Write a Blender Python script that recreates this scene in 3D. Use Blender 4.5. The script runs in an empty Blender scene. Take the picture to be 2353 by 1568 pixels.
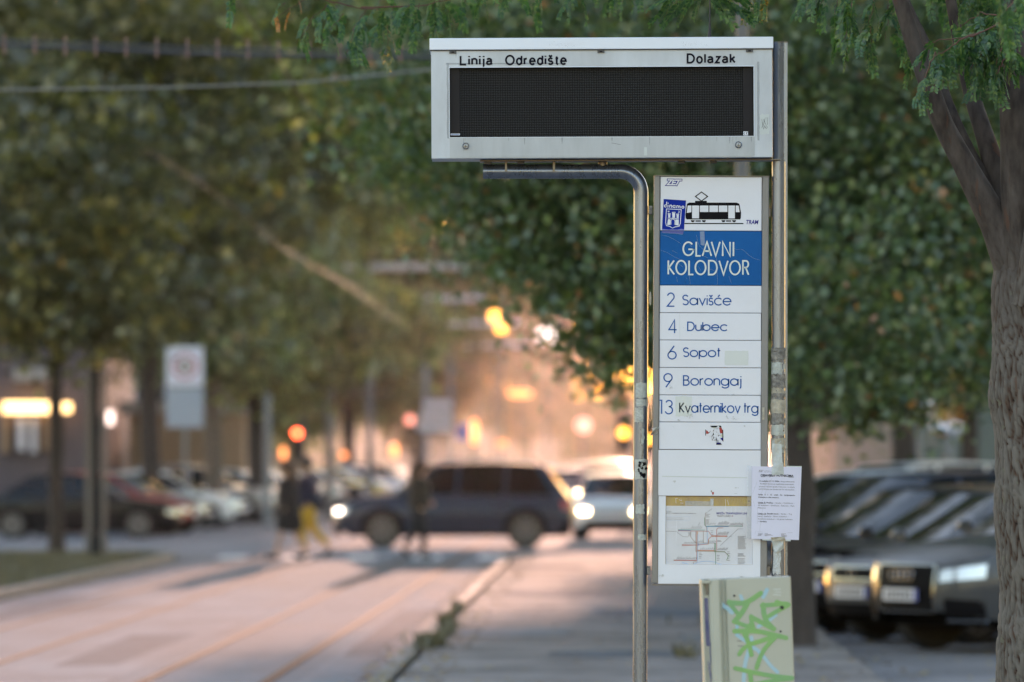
import bpy, math, random
import numpy as np
from mathutils import Vector, Matrix, noise

# ------------------------------------------------------------------ camera, light, exposure
SC = bpy.context.scene
COL = SC.collection
random.seed(7); RNG = np.random.default_rng(7)
FP = 13072.0            # focal length in units of a 2353 px wide frame
CH = 1.72               # camera height
HX, HY = 1176.5, 1060.0 # principal column, horizon row
cd = bpy.data.cameras.new('camera'); cam = bpy.data.objects.new('camera', cd); COL.objects.link(cam)
cam.location = (0, 0, CH); cam.rotation_euler = (math.radians(90), 0, 0)
cd.sensor_width = 36; cd.lens = 200; cd.shift_y = (HY - 784) / 2353.0
cd.clip_start = 0.5; cd.clip_end = 6000
cd.dof.use_dof = True; cd.dof.focus_distance = 23.5; cd.dof.aperture_fstop = 3.1
SC.camera = cam
SUN_AZ = math.radians(1.9); SUN_EL = math.radians(4.2)
w = bpy.data.worlds.new("World"); SC.world = w; w.use_nodes = True
nt = w.node_tree; bg = nt.nodes['Background']
sky = nt.nodes.new('ShaderNodeTexSky'); sky.sky_type = 'NISHITA'; sky.sun_disc = False
sky.sun_elevation = SUN_EL; sky.sun_rotation = SUN_AZ
sky.air_density = 1.1; sky.dust_density = .4; sky.ozone_density = 2.0; sky.altitude = 100
nt.links.new(sky.outputs[0], bg.inputs[0]); bg.inputs[1].default_value = 0.15
sl = bpy.data.lights.new('sun', 'SUN'); so = bpy.data.objects.new('sun', sl); COL.objects.link(so)
sd = Vector((math.sin(SUN_AZ) * math.cos(SUN_EL), math.cos(SUN_AZ) * math.cos(SUN_EL), math.sin(SUN_EL)))
so.rotation_euler = sd.to_track_quat('Z', 'Y').to_euler(); so.location = (0, 0, 30)
sl.energy = 0.85; sl.angle = math.radians(0.5); sl.color = (1.0, 0.68, 0.56)
SC.view_settings.view_transform = 'Standard'; SC.view_settings.look = 'None'
SC.view_settings.gamma = 1; SC.view_settings.use_curve_mapping = False
SC.view_settings.exposure = 2.9
SC.view_settings.use_white_balance = True; SC.view_settings.white_balance_temperature = 7900; SC.view_settings.white_balance_tint = 26
SC.cycles.max_bounces = 6; SC.cycles.transparent_max_bounces = 8; SC.cycles.volume_bounces = 0
SC.cycles.caustics_reflective = False; SC.cycles.caustics_refractive = False

# ------------------------------------------------------------------ helpers
def mat(name, col=(.5,.5,.5), rough=.6, metal=0, spec=.5, emit=None, es=0, vary=0, vscale=8, bump=0, bscale=60, col2=None, stretch=None, alpha=1, coat=0):
    m = bpy.data.materials.new(name); m.use_nodes = True; n = m.node_tree; b = n.nodes['Principled BSDF']
    b.inputs['Base Color'].default_value = (*col, 1); b.inputs['Roughness'].default_value = rough
    b.inputs['Metallic'].default_value = metal; b.inputs['Specular IOR Level'].default_value = spec
    b.inputs['Coat Weight'].default_value = coat; b.inputs['Coat Roughness'].default_value = .05
    if alpha < 1: b.inputs['Alpha'].default_value = alpha
    if emit: b.inputs['Emission Color'].default_value = (*emit, 1); b.inputs['Emission Strength'].default_value = es
    tc = n.nodes.new('ShaderNodeTexCoord'); mp = n.nodes.new('ShaderNodeMapping')
    n.links.new(tc.outputs['Object'], mp.inputs[0])
    if stretch: mp.inputs['Scale'].default_value = stretch
    if vary or col2:
        t = n.nodes.new('ShaderNodeTexNoise'); t.inputs['Scale'].default_value = vscale; t.inputs['Detail'].default_value = 6
        t.inputs['Roughness'].default_value = .65
        n.links.new(mp.outputs[0], t.inputs[0])
        r = n.nodes.new('ShaderNodeValToRGB'); r.color_ramp.elements[0].position = .35; r.color_ramp.elements[1].position = .68
        c2 = col2 or tuple(c * (1 - vary) for c in col); c1 = col if col2 else tuple(min(1, c * (1 + vary * .5)) for c in col)
        r.color_ramp.elements[0].color = (*c2, 1); r.color_ramp.elements[1].color = (*c1, 1)
        n.links.new(t.outputs[0], r.inputs[0]); n.links.new(r.outputs[0], b.inputs['Base Color'])
        ma = n.nodes.new('ShaderNodeMath'); ma.operation = 'MULTIPLY_ADD'; ma.inputs[1].default_value = .25; ma.inputs[2].default_value = rough - .12
        ma.use_clamp = True
        n.links.new(t.outputs[0], ma.inputs[0]); n.links.new(ma.outputs[0], b.inputs['Roughness'])
    if bump:
        t2 = n.nodes.new('ShaderNodeTexNoise'); t2.inputs['Scale'].default_value = bscale; t2.inputs['Detail'].default_value = 5
        n.links.new(mp.outputs[0], t2.inputs[0])
        bm_ = n.nodes.new('ShaderNodeBump'); bm_.inputs['Strength'].default_value = bump; bm_.inputs['Distance'].default_value = .01
        n.links.new(t2.outputs[0], bm_.inputs['Height']); n.links.new(bm_.outputs[0], b.inputs['Normal'])
    return m

def leafmat(name, stops, trans=.45, tw=(1.1, 1.25, .5), gloss=.08):
    m = bpy.data.materials.new(name); m.use_nodes = True; n = m.node_tree; n.nodes.clear()
    o = n.nodes.new('ShaderNodeOutputMaterial'); a = n.nodes.new('ShaderNodeAttribute'); a.attribute_name = 'tint'
    r = n.nodes.new('ShaderNodeValToRGB'); e = r.color_ramp.elements
    while len(e) > 1: e.remove(e[-1])
    for i, (p, c) in enumerate(stops):
        if i == 0: e[0].position = p; e[0].color = (*c, 1)
        else: q = e.new(p); q.color = (*c, 1)
    n.links.new(a.outputs['Fac'], r.inputs[0])
    d = n.nodes.new('ShaderNodeBsdfDiffuse'); t = n.nodes.new('ShaderNodeBsdfTranslucent'); g = n.nodes.new('ShaderNodeBsdfGlossy')
    g.inputs['Roughness'].default_value = .42; g.inputs['Color'].default_value = (.8, .85, .9, 1)
    mu = n.nodes.new('ShaderNodeMix'); mu.data_type = 'RGBA'; mu.blend_type = 'MULTIPLY'; mu.inputs[0].default_value = 1
    n.links.new(r.outputs[0], mu.inputs[6]); mu.inputs[7].default_value = (*tw, 1)
    n.links.new(r.outputs[0], d.inputs[0]); n.links.new(mu.outputs[2], t.inputs[0])
    m1 = n.nodes.new('ShaderNodeMixShader'); m1.inputs[0].default_value = trans
    n.links.new(d.outputs[0], m1.inputs[1]); n.links.new(t.outputs[0], m1.inputs[2])
    m2 = n.nodes.new('ShaderNodeMixShader'); m2.inputs[0].default_value = gloss
    n.links.new(m1.outputs[0], m2.inputs[1]); n.links.new(g.outputs[0], m2.inputs[2]); n.links.new(m2.outputs[0], o.inputs[0])
    return m

def tag(o, label=None, cat=None, group=None, kind=None):
    if label: o['label'] = label
    if cat: o['category'] = cat
    if group: o['group'] = group
    if kind: o['kind'] = kind
    return o
def empty(name, loc, label=None, cat=None, group=None, rz=0):
    o = bpy.data.objects.new(name, None); COL.objects.link(o); o.location = loc; o.rotation_euler = (0, 0, rz); o.empty_display_size = .2
    return tag(o, label, cat, group)

class MB:
    def __init__(s): s.v = []; s.f = []
    def add(s, vs, fs):
        b = len(s.v); s.v += [tuple(v) for v in vs]; s.f += [tuple(i + b for i in f) for f in fs]; return s
    def poly(s, pts): return s.add(pts, [tuple(range(len(pts)))])
    def box(s, x0, x1, y0, y1, z0, z1, b=0):
        if b <= 0:
            return s.add([(x0,y0,z0),(x1,y0,z0),(x1,y1,z0),(x0,y1,z0),(x0,y0,z1),(x1,y0,z1),(x1,y1,z1),(x0,y1,z1)],
                         [(0,3,2,1),(4,5,6,7),(0,1,5,4),(1,2,6,5),(2,3,7,6),(3,0,4,7)])
        rings = []
        for (z, i) in ((z0, b), (z0 + b, 0), (z1 - b, 0), (z1, b)):
            a0, a1, c0, c1 = x0 + i, x1 - i, y0 + i, y1 - i; q = b if i == 0 else b * .5
            rings.append([(a0+q,c0,z),(a1-q,c0,z),(a1,c0+q,z),(a1,c1-q,z),(a1-q,c1,z),(a0+q,c1,z),(a0,c1-q,z),(a0,c0+q,z)])
        return s.loft(rings)
    def loft(s, rings, closed=True, caps=True):
        n = len(rings[0]); vs = [p for r in rings for p in r]; fs = []
        for i in range(len(rings) - 1):
            for j in range(n if closed else n - 1):
                k = (j + 1) % n; fs.append((i*n+j, i*n+k, (i+1)*n+k, (i+1)*n+j))
        if caps and closed: fs.append(tuple(reversed(range(n)))); fs.append(tuple(range((len(rings)-1)*n, len(rings)*n)))
        return s.add(vs, fs)
    def tube(s, pts, rad, n=12, caps=True, nz=0, seed=0):
        pts = [Vector(p) for p in pts]; rad = rad if hasattr(rad, '__len__') else [rad] * len(pts)
        rings = []; up = None
        for i, p in enumerate(pts):
            t = (pts[min(i+1, len(pts)-1)] - pts[max(i-1, 0)]).normalized()
            if up is None:
                up = Vector((0, 0, 1)) if abs(t.z) < .9 else Vector((1, 0, 0))
            a = t.cross(up).normalized(); b = a.cross(t).normalized(); up = b
            r = []
            for j in range(n):
                an = 2 * math.pi * j / n; d = a * math.cos(an) + b * math.sin(an); q = rad[i]
                if nz: q *= 1 + nz * noise.noise(d * 1.3 + p * 6 + Vector((seed, 0, 0)))
                r.append(p + d * q)
            rings.append(r)
        return s.loft(rings, True, caps)
    def grid(s, fn, nu, nv):
        vs = [fn(i / nu, j / nv) for i in range(nu + 1) for j in range(nv + 1)]
        return s.add(vs, [(i*(nv+1)+j, (i+1)*(nv+1)+j, (i+1)*(nv+1)+j+1, i*(nv+1)+j+1) for i in range(nu) for j in range(nv)])
    def ell(s, c, r, n=12, m=8):
        rings = []
        for i in range(1, m):
            a = math.pi * i / m
            rings.append([(c[0]+r[0]*math.sin(a)*math.cos(2*math.pi*j/n), c[1]+r[1]*math.sin(a)*math.sin(2*math.pi*j/n), c[2]-r[2]*math.cos(a)) for j in range(n)])
        return s.loft(rings)
    def disc(s, c, r, n=24, ax='y'):
        f = {'y': lambda a: (c[0]+r*math.cos(a), c[1], c[2]+r*math.sin(a)), 'z': lambda a: (c[0]+r*math.cos(a), c[1]+r*math.sin(a), c[2])}[ax]
        return s.poly([f(2*math.pi*j/n) for j in range(n)])
    def mesh(s, name, m, smooth=False):
        me = bpy.data.meshes.new(name); me.from_pydata(s.v, [], s.f); me.validate()
        if m: me.materials.append(m)
        if smooth: me.shade_smooth() if smooth is True else me.shade_smooth()
        if smooth: me.set_sharp_from_angle(angle=math.radians(38))
        me.update(); return me
    def obj(s, name, m, parent=None, smooth=False, off=None):
        return link(name, s.mesh(name, m, smooth), parent, off)
def link(name, me, parent=None, off=None):
    o = bpy.data.objects.new(name, me); COL.objects.link(o)
    if parent: o.parent = parent
    if off is not None: o.location = off
    return o
def nega(o): return tuple(-c for c in o.location)
def qmesh(name, V, Q, m, attr=None):
    me = bpy.data.meshes.new(name); me.vertices.add(len(V)); me.vertices.foreach_set('co', np.asarray(V, np.float32).ravel())
    Q = np.asarray(Q, np.int32); k = Q.shape[1]; me.loops.add(Q.size); me.loops.foreach_set('vertex_index', Q.ravel())
    me.polygons.add(len(Q)); me.polygons.foreach_set('loop_start', np.arange(0, Q.size, k, dtype=np.int32))
    if attr is not None:
        at = me.attributes.new('tint', 'FLOAT', 'POINT'); at.data.foreach_set('value', np.asarray(attr, np.float32))
    me.materials.append(m); me.update(calc_edges=True); return me
def bev(o, w_=.004, seg=2):
    b = o.modifiers.new('bevel', 'BEVEL'); b.width = w_; b.segments = seg; b.limit_method = 'ANGLE'; return o

# pixel (in the 2353 px wide view) + distance -> place
def P(px, py, D): return Vector(((px - HX) * D / FP, D, CH + (HY - py) * D / FP))
def street(x0, y, z=0): return (x0 + .0171 * y, y, z)

# crops of the close study, all give 2353-px coordinates
def crop(x0, y0, s): return lambda u, v: ((x0 + s * u) * .57446, (y0 + s * v) * .57446)
C1 = crop(1700, 100, .6375); C2 = crop(2500, 680, .39548); C3 = crop(2500, 1250, .41459); C4 = crop(2500, 1780, .39536)
C5 = crop(2500, 2200, .33799); CT = crop(2620, 690, .29333); CM = crop(2620, 1950, .23602); CN = crop(2980, 1840, .2168); CS = crop(2760, 1670, .09565)
CR = crop(3700, 0, .3826); CQ = crop(3600, 500, .5741)
K = 23.5 / FP
def S(px, py, dy=0.0): return ((px - HX) * K, 23.5 + dy, CH + (HY - py) * K)

# flat lettering and drawing on a plane: a plane is a function (px, py, lift) -> point
def ribbon(mb, pts, wd, pl, lift=0, cap=0):
    n = len(pts)
    if n < 2: return
    L, R = [], []
    closed = n > 3 and abs(pts[0][0]-pts[-1][0]) + abs(pts[0][1]-pts[-1][1]) < 1e-6
    for i in range(n):
        if closed: a = pts[i-1] if i > 0 else pts[-2]; c = pts[i+1] if i < n-1 else pts[1]
        else: a = pts[max(i-1, 0)]; c = pts[min(i+1, n-1)]
        p = pts[i]
        d1 = Vector((p[0]-a[0], p[1]-a[1])); d2 = Vector((c[0]-p[0], c[1]-p[1]))
        if d1.length < 1e-9: d1 = d2
        if d2.length < 1e-9: d2 = d1
        d1.normalize(); d2.normalize(); t = d1 + d2
        if t.length < .3: t = d2.copy()
        t.normalize(); nn = Vector((-t.y, t.x)); s_ = max(.42, abs(nn.dot(Vector((-d2.y, d2.x)))))
        h = wd / 2 / s_
        q = Vector(p)
        if not closed and cap:
            if i == 0: q = q - d2 * cap
            if i == n-1: q = q + d1 * cap
        L.append(q + nn * h); R.append(q - nn * h)
    vs = [pl(v.x, v.y, lift) for v in L] + [pl(v.x, v.y, lift) for v in R]
    mb.add(vs, [(i, i+1, n+i+1, n+i) for i in range(n-1)])
def arc(cx, cy, rx, ry, a0, a1, n=20):
    return [(cx + rx*math.cos(math.radians(a0+(a1-a0)*i/n)), cy + ry*math.sin(math.radians(a0+(a1-a0)*i/n))) for i in range(n+1)]
def cir(x, y, r, n=28): return arc(x, y, r, r, 0, 360, n)
x_ = .70
GL = {
 'G': (.84, [arc(.44,.5,.42,.47,42,356) + [(.86,.46),(.44,.46)]]), 'L': (.42, [[(.0,1),(.0,0),(.42,0)]]),
 'A': (.7, [[(0,0),(.35,1),(.7,0)], [(.11,.34),(.59,.34)]]), 'V': (.66, [[(0,1),(.33,0),(.66,1)]]),
 'N': (.58, [[(0,0),(0,1),(.58,0),(.58,1)]]), 'I': (.02, [[(.01,0),(.01,1)]]),
 'K': (.48, [[(0,0),(0,1)], [(.46,1),(.06,.5),(.48,0)]]), 'O': (.84, [arc(.42,.5,.42,.49,0,360,36)]),
 'D': (.62, [[(.25,0),(0,0),(0,1),(.25,1)] + arc(.25,.5,.37,.5,90,-90)]),
 'R': (.48, [[(0,0),(0,1),(.24,1)] + arc(.24,.76,.22,.24,90,-90) + [(0,.52)], [(.24,.52),(.48,0)]]),
 'S': (.5, [arc(.25,.75,.23,.24,25,250) + arc(.25,.26,.25,.25,75,-150)]),
 'B': (.52, [[(.25,.54),(0,.54),(0,1),(.25,1)] + arc(.25,.77,.2,.23,90,-90), [(.25,.54)] + arc(.25,.27,.26,.27,90,-90) + [(0,0),(0,.54)]]),
 'a': (.70, [cir(.34,.35,.34), [(.69,x_),(.69,0)]]), 'v': (.54, [[(0,x_),(.27,0),(.54,x_)]]),
 'i': (.02, [[(.01,0),(.01,x_)], [(.01,.88),(.01,.97)]]), 's': (.36, [arc(.18,.525,.16,.165,25,250) + arc(.18,.185,.18,.185,75,-150)]),
 'c': (.62, [arc(.35,.35,.35,.35,42,318)]), 'e': (.70, [[(0,.35),(.70,.35)] + arc(.35,.35,.35,.35,2,325)[0:]]),
 'u': (.52, [[(0,x_),(0,.26)] + arc(.26,.26,.26,.26,180,360) , [(.52,x_),(.52,0)]]),
 'b': (.70, [[(0,1),(0,0)], cir(.36,.35,.34)]), 'o': (.70, [cir(.35,.35,.35)]), 'p': (.70, [[(0,x_),(0,-.28)], cir(.36,.35,.34)]),
 't': (.28, [[(.12,1),(.12,0)], [(0,x_),(.28,x_)]]), 'r': (.28, [[(0,0),(0,x_)], [(0,.4)] + arc(.26,.42,.26,.27,180,85,8)]),
 'n': (.5, [[(0,0),(0,x_)], [(0,.44)] + arc(.25,.44,.25,.26,180,0) + [(.5,0)]]),
 'g': (.70, [cir(.34,.35,.34), [(.69,x_),(.69,0)] + arc(.36,-.02,.33,.26,0,-155,12)]),
 'j': (.1, [[(.1,x_),(.1,-.16)] + arc(0,-.16,.1,.12,0,-90,6), [(.1,.88),(.1,.97)]]),
 'k': (.44, [[(0,0),(0,1)], [(.4,x_),(.02,.34),(.44,0)]]), ' ': (.12, []),
 '2': (.56, [arc(.27,.72,.26,.27,165,-35,16) + [(0,0),(.56,0)]]), '4': (.58, [[(.42,0),(.42,1),(0,.26),(.58,.26)]]),
 '6': (.58, [cir(.29,.29,.29), [(.44,1),(.05,.44)]]), '9': (.58, [cir(.29,.71,.29), [(.14,0),(.53,.56)]]),
 '1': (.14, [[(0,1),(.14,1),(.14,0)]]), '3': (.5, [arc(.25,.76,.22,.23,160,-90,14), arc(.24,.27,.26,.27,90,-160,16)]),
}
GL['\u0161'] = (.36, GL['s'][1] + [[(.05,1.02),(.18,.84),(.31,1.02)]])
GL['\u0107'] = (.62, GL['c'][1] + [[(.3,.84),(.46,1.04)]])
def glyph(mb, ch, x, y, sx, sy, wd, pl, lift):
    for st in GL[ch][1]: ribbon(mb, [(x + p[0]*sx, y - p[1]*sy) for p in st], wd, pl, lift)
def word(mb, text, x0, x1, ybase, cap, wd, pl, lift, gap=.16):
    tot = sum(GL[c][0] for c in text) + gap * (len(text)-1); s_ = (x1 - x0 - wd) / tot; x = x0 + wd/2
    for c in text: glyph(mb, c, x, ybase - wd/2, s_, cap - wd, wd, pl, lift); x += (GL[c][0] + gap) * s_

def textmesh(body, bold=0, shear=0, res=2):
    cu = bpy.data.curves.new('t', 'FONT'); cu.body = body; cu.size = 1; cu.offset = bold; cu.shear = shear; cu.resolution_u = res
    o = bpy.data.objects.new('t', cu); COL.objects.link(o)
    dg = bpy.context.evaluated_depsgraph_get(); ev = o.evaluated_get(dg); me = ev.to_mesh()
    v = [tuple(p.co) for p in me.vertices]; f = [tuple(p.vertices) for p in me.polygons]; ev.to_mesh_clear()
    bpy.data.objects.remove(o); bpy.data.curves.remove(cu); return v, f
def text(mb, body, x0, x1, ybase, cap, pl, lift, bold=0, shear=0, slope=0, res=2):
    v, f = textmesh(body, bold, shear, res)
    if not v: return
    xa = min(p[0] for p in v); xb = max(p[0] for p in v); sx = (x1-x0)/(xb-xa)
    mb.add([pl(x0+(p[0]-xa)*sx, ybase - p[1]*cap/.70 + slope*((p[0]-xa)*sx), lift) for p in v], f)
# ------------------------------------------------------------------ materials
M = {}
M['asphalt'] = mat('asphalt', (.235,.22,.22), .88, spec=.15, vary=.35, vscale=.6, bump=.25, bscale=90)
M['road'] = mat('road_concrete', (.21,.23,.24), .95, spec=.02, vary=.35, vscale=.5, stretch=(1,.25,1), bump=.2, bscale=60)
M['pavement'] = mat('pavement_asphalt', (.25,.222,.205), .9, spec=.15, vary=.45, vscale=.7, bump=.3, bscale=80)
M['kerb'] = mat('kerb_concrete', (.22,.21,.19), .75, vary=.3, vscale=6, bump=.3)
M['rail'] = mat('worn_rail_steel', (.15,.09,.055), .85, spec=.08)
M['groove'] = mat('rail_groove', (.07,.055,.045), .95, spec=.1)
M['paint'] = mat('road_paint', (.7,.7,.68), .6, vary=.25, vscale=5)
M['soil'] = mat('soil', (.09,.075,.05), .95, vary=.4, vscale=4)
M['white'] = mat('white_enamel', (.70,.75,.84), .38, vary=.05, vscale=3)
M['lidw'] = mat('lid_enamel', (.70,.79,.90), .33, vary=.04, vscale=3)
M['caseg'] = mat('case_enamel', (.52,.58,.63), .42, vary=.16, vscale=5, stretch=(1.2,1,.4))
M['dust'] = mat('dusty_enamel', (.46,.50,.52), .55, vary=.12, vscale=5, stretch=(3,1,.5))
M['blackp'] = mat('black_screen', (.006,.006,.008), .5, spec=.15)
M['led'] = mat('dark_led_lens', (.030,.034,.037), .35, spec=.3)
M['ink'] = mat('dark_ink', (.006,.007,.016), .6, spec=.08)
M['black'] = mat('black_print', (.006,.006,.009), .6, spec=.08)
M['blue'] = mat('blue_foil', (.0,.115,.36), .6, spec=.04, vary=.1, vscale=3)
M['bluet'] = mat('blue_lettering', (.0,.10,.36), .6, spec=.05)
M['offw'] = mat('offwhite_lettering', (.62,.72,.70), .45)
M['navy'] = mat('navy_print', (.012,.010,.25), .6, spec=.05)
M['stick'] = mat('blue_sticker', (.005,.03,.30), .6, spec=.04)
M['steel'] = mat('brushed_steel', (.17,.21,.285), .28, metal=.72, vary=.22, vscale=10, stretch=(3,3,.35), bump=.05, bscale=120)
M['steeld'] = mat('dull_steel', (.16,.155,.15), .42, metal=1, vary=.2, vscale=8)
M['alu'] = mat('aluminium_frame', (.25,.25,.25), .55, metal=.4, vary=.15, vscale=4)
M['dark'] = mat('dark_rubber', (.02,.02,.022), .6)
M['clip'] = mat('clip_plastic', (.07,.075,.08), .5)
M['tape'] = mat('old_tape', (.50,.55,.53), .5, col2=(.36,.39,.37), vscale=40, bump=.5, bscale=120)
M['tapeg'] = mat('grey_torn_tape', (.36,.35,.32), .8, col2=(.12,.115,.11), vscale=55, bump=.9, bscale=90)
M['tapec'] = mat('cream_tape', (.52,.48,.38), .7, col2=(.33,.31,.26), vscale=45, bump=.5, bscale=100)
M['residue'] = mat('glue_residue', (.36,.36,.33), .8, col2=(.58,.64,.68), vscale=160)
M['ghost'] = mat('sticker_ghost', (.55,.62,.62), .6, vary=.05)
M['paper'] = mat('paper', (.66,.68,.84), .6, vary=.05, vscale=5)
M['mapp'] = mat('map_paper', (.62,.66,.73), .35, vary=.07, vscale=9)
M['yellow'] = mat('yellow_backing', (.50,.33,.03), .5, col2=(.36,.22,.04), vscale=30)
M['sleeve'] = mat('plastic_sleeve', (.8,.85,.9), .15, alpha=.16, bump=.6, bscale=25)
M['grey'] = mat('grey_print', (.045,.045,.06), .6)
M['lgrey'] = mat('light_grey_print', (.13,.13,.15), .6)
M['red'] = mat('red_print', (.42,.03,.03), .5)
M['cab'] = mat('cabinet_plastic', (.43,.45,.39), .5, vary=.07, vscale=4, bump=.06, bscale=200)
M['cabd'] = mat('cabinet_seam', (.20,.20,.17), .6)
M['gr'] = mat('green_spray', (.20,.44,.13), .5, col2=(.15,.37,.17), vscale=10)
M['gb'] = mat('blue_spray', (.26,.50,.62), .5, col2=(.34,.52,.60), vscale=12)
M['mark'] = mat('blue_marker', (.03,.05,.18), .5, col2=(.14,.14,.25), vscale=14)
for nm, c in (('m_teal',(.10,.33,.33)),('m_blue',(.12,.25,.5)),('m_red',(.5,.14,.12)),('m_org',(.6,.36,.2)),('m_grn',(.12,.28,.16)),('m_pur',(.3,.12,.2)),('m_lb',(.33,.5,.72)),('m_brn',(.25,.17,.13))): M[nm] = mat(nm, c, .5)
M['trunk'] = mat('trunk_bark', (.055,.045,.042), .9, vary=.4, vscale=10, stretch=(2,2,.4), bump=.5)
M['trunkp'] = mat('pale_trunk_bark', (.15,.12,.10), .9, vary=.35, vscale=8, stretch=(2,2,.4), bump=.5)
M['post'] = mat('painted_post', (.10,.105,.11), .5, vary=.1)
M['postb'] = mat('dark_post', (.010,.016,.022), .6, spec=.15)
M['postl'] = mat('galvanised_post', (.17,.20,.225), .55, metal=.2)
M['wire'] = mat('wire', (.05,.05,.055), .5, metal=.6)
M['wirec'] = mat('copper_wire', (.22,.12,.08), .6)
M['cable'] = mat('grey_cable', (.045,.045,.05), .5)
M['tyre'] = mat('tyre_rubber', (.018,.018,.02), .8)
M['rim'] = mat('alloy_rim', (.16,.165,.175), .4, metal=.6)
M['glass'] = mat('car_glass', (.006,.008,.009), .05, spec=.3)
M['chrome'] = mat('chrome', (.36,.38,.41), .2, metal=1)
M['grille'] = mat('black_grille', (.006,.006,.008), .6, spec=.08)
M['plate'] = mat('plate_white', (.62,.64,.72), .4)
M['plateb'] = mat('plate_blue', (.03,.08,.4), .4)
M['lamp'] = mat('lamp_glass', (.62,.68,.75), .12, metal=.4)
M['lampon'] = mat('headlamp_on', (1,.9,.7), .3, emit=(1,.78,.45), es=5.9)
M['lampdim'] = mat('daytime_lamp_on', (1,.95,.85), .3, emit=(1,.93,.8), es=1.5)
M['tail'] = mat('tail_lamp', (.35,.01,.015), .2)
M['tailon'] = mat('brake_lamp_on', (.6,.02,.02), .2, emit=(1,.06,.05), es=1.3)
M['under'] = mat('underbody', (.005,.005,.006), .9, spec=.05)
def paintm(n, c, metal=.35, rough=.32): return mat(n, c, rough, metal=metal, coat=.12, spec=.25)
PT = {'black': paintm('black_paint', (.006,.007,.010), 0), 'grey': paintm('warm_grey_paint', (.070,.078,.090), .35), 'silver': paintm('silver_paint', (.25,.26,.27), .4),
      'white': paintm('white_paint', (.68,.72,.74), 0), 'slate': paintm('slate_blue_paint', (.028,.042,.072), .3), 'champ': paintm('champagne_paint', (.12,.125,.135), .35),
      'yellow': paintm('yellow_paint', (.5,.36,.04), 0), 'red': paintm('red_paint', (.35,.03,.03), 0), 'dblue': paintm('dark_blue_paint', (.02,.03,.07), .3)}

# ------------------------------------------------------------------ ground
def strip(name, m, x0, x1, y0, y1, z, n=1, kind='structure'):
    mb = MB()
    for i in range(n):
        a = y0 + (y1-y0)*i/n; b = y0 + (y1-y0)*(i+1)/n
        mb.poly([street(x0, a, z), street(x1, a, z), street(x1, b, z), street(x0, b, z)])
    o = mb.obj(name, m); return tag(o, kind=kind) if kind else o
g = MB(); g.poly([(-420,-60,0),(420,-60,0),(420,1700,0),(-420,1700,0)]); tag(g.obj('ground', M['asphalt']), kind='structure')
# tram street
rd = strip('road', M['road'], -7.35, -1.98, -40, 700, .004)
for x0 in (-6.2, -5.18, -3.62, -2.66):
    r = MB(); gr = MB(); y = 22
    gr.poly([street(x0-.05, 10, .008), street(x0+.05, 10, .008), street(x0+.05, 420, .008), street(x0-.05, 420, .008)])
    o = r.add([street(x0-.022,10,.009),street(x0+.022,10,.009),street(x0+.022,420,.009),street(x0-.022,420,.009),street(x0-.02,10,.013),street(x0+.02,10,.013),street(x0+.02,420,.013),street(x0-.02,420,.013)],
          [(4,5,6,7),(0,1,5,4),(1,2,6,5),(3,0,4,7)]).obj('tram_rail', M['rail'])
    tag(o, {-6.2: 'steel rail nearest the grass strip', -5.18: 'steel rail second from the grass strip', -3.62: 'steel rail catching orange light mid road', -2.66: 'steel rail nearest the weedy right kerb'}[x0], 'tram rail', 'steel tram rails in the road')
    q = gr.obj('rail_bed', M['groove'], o)
M['shade_band'] = mat('road_shade_band', (.26,.265,.27), .95, spec=.012, vary=.3, vscale=.8, stretch=(1,.3,1))  # low-sheen tone standing in for shadow bands along the road
strip('road_shade_band', M['shade_band'], -4.95, -3.9, -40, 500, .0058); strip('asphalt_shade_edge', M['shade_band'], -2.42, -1.98, -40, 110, .0058); strip('asphalt_shade_edge', M['shade_band'], -7.3, -6.6, -40, 110, .0058)  # middle band and right edge put the road's shade into the surface
# right pavement slab with kerbstones
pv = MB(); pv.add([street(-1.55,-20,.12),street(2.0,-20,.12),street(2.0,98,.12),street(-1.55,98,.12),street(-1.55,-20,-.05),street(2.0,-20,-.05),street(2.0,98,-.05),street(-1.55,98,-.05)],
       [(0,1,2,3),(0,4,5,1),(1,5,6,2),(2,6,7,3),(3,7,4,0)])
tag(pv.obj('pavement', M['pavement']), kind='structure')
def kerb(x0, ya, yb, label, zt=.125, wd=.14):
    root = empty('kerb', street(x0, ya), None, None); root['kind'] = 'structure'; root['label'] = label
    st = MB().box(-wd/2, wd/2, 0, .985, -.04, zt, .014).mesh('kerbstone', M['kerb'], True)
    y = ya
    while y < yb:
        o = link('kerbstone', st, root); o.location = (.0171*(y-ya)+random.uniform(-.006,.006), y-ya, random.uniform(-.006,.004)); o.rotation_euler = (0, random.uniform(-.012,.012), -.0171+random.uniform(-.006,.006)); y += 1
    return root
kerb(-1.70, 24, 98, 'concrete kerb between the tram road and the right pavement')
kerb(-7.55, 56, 98, 'concrete kerb round the grass strip')
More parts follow.
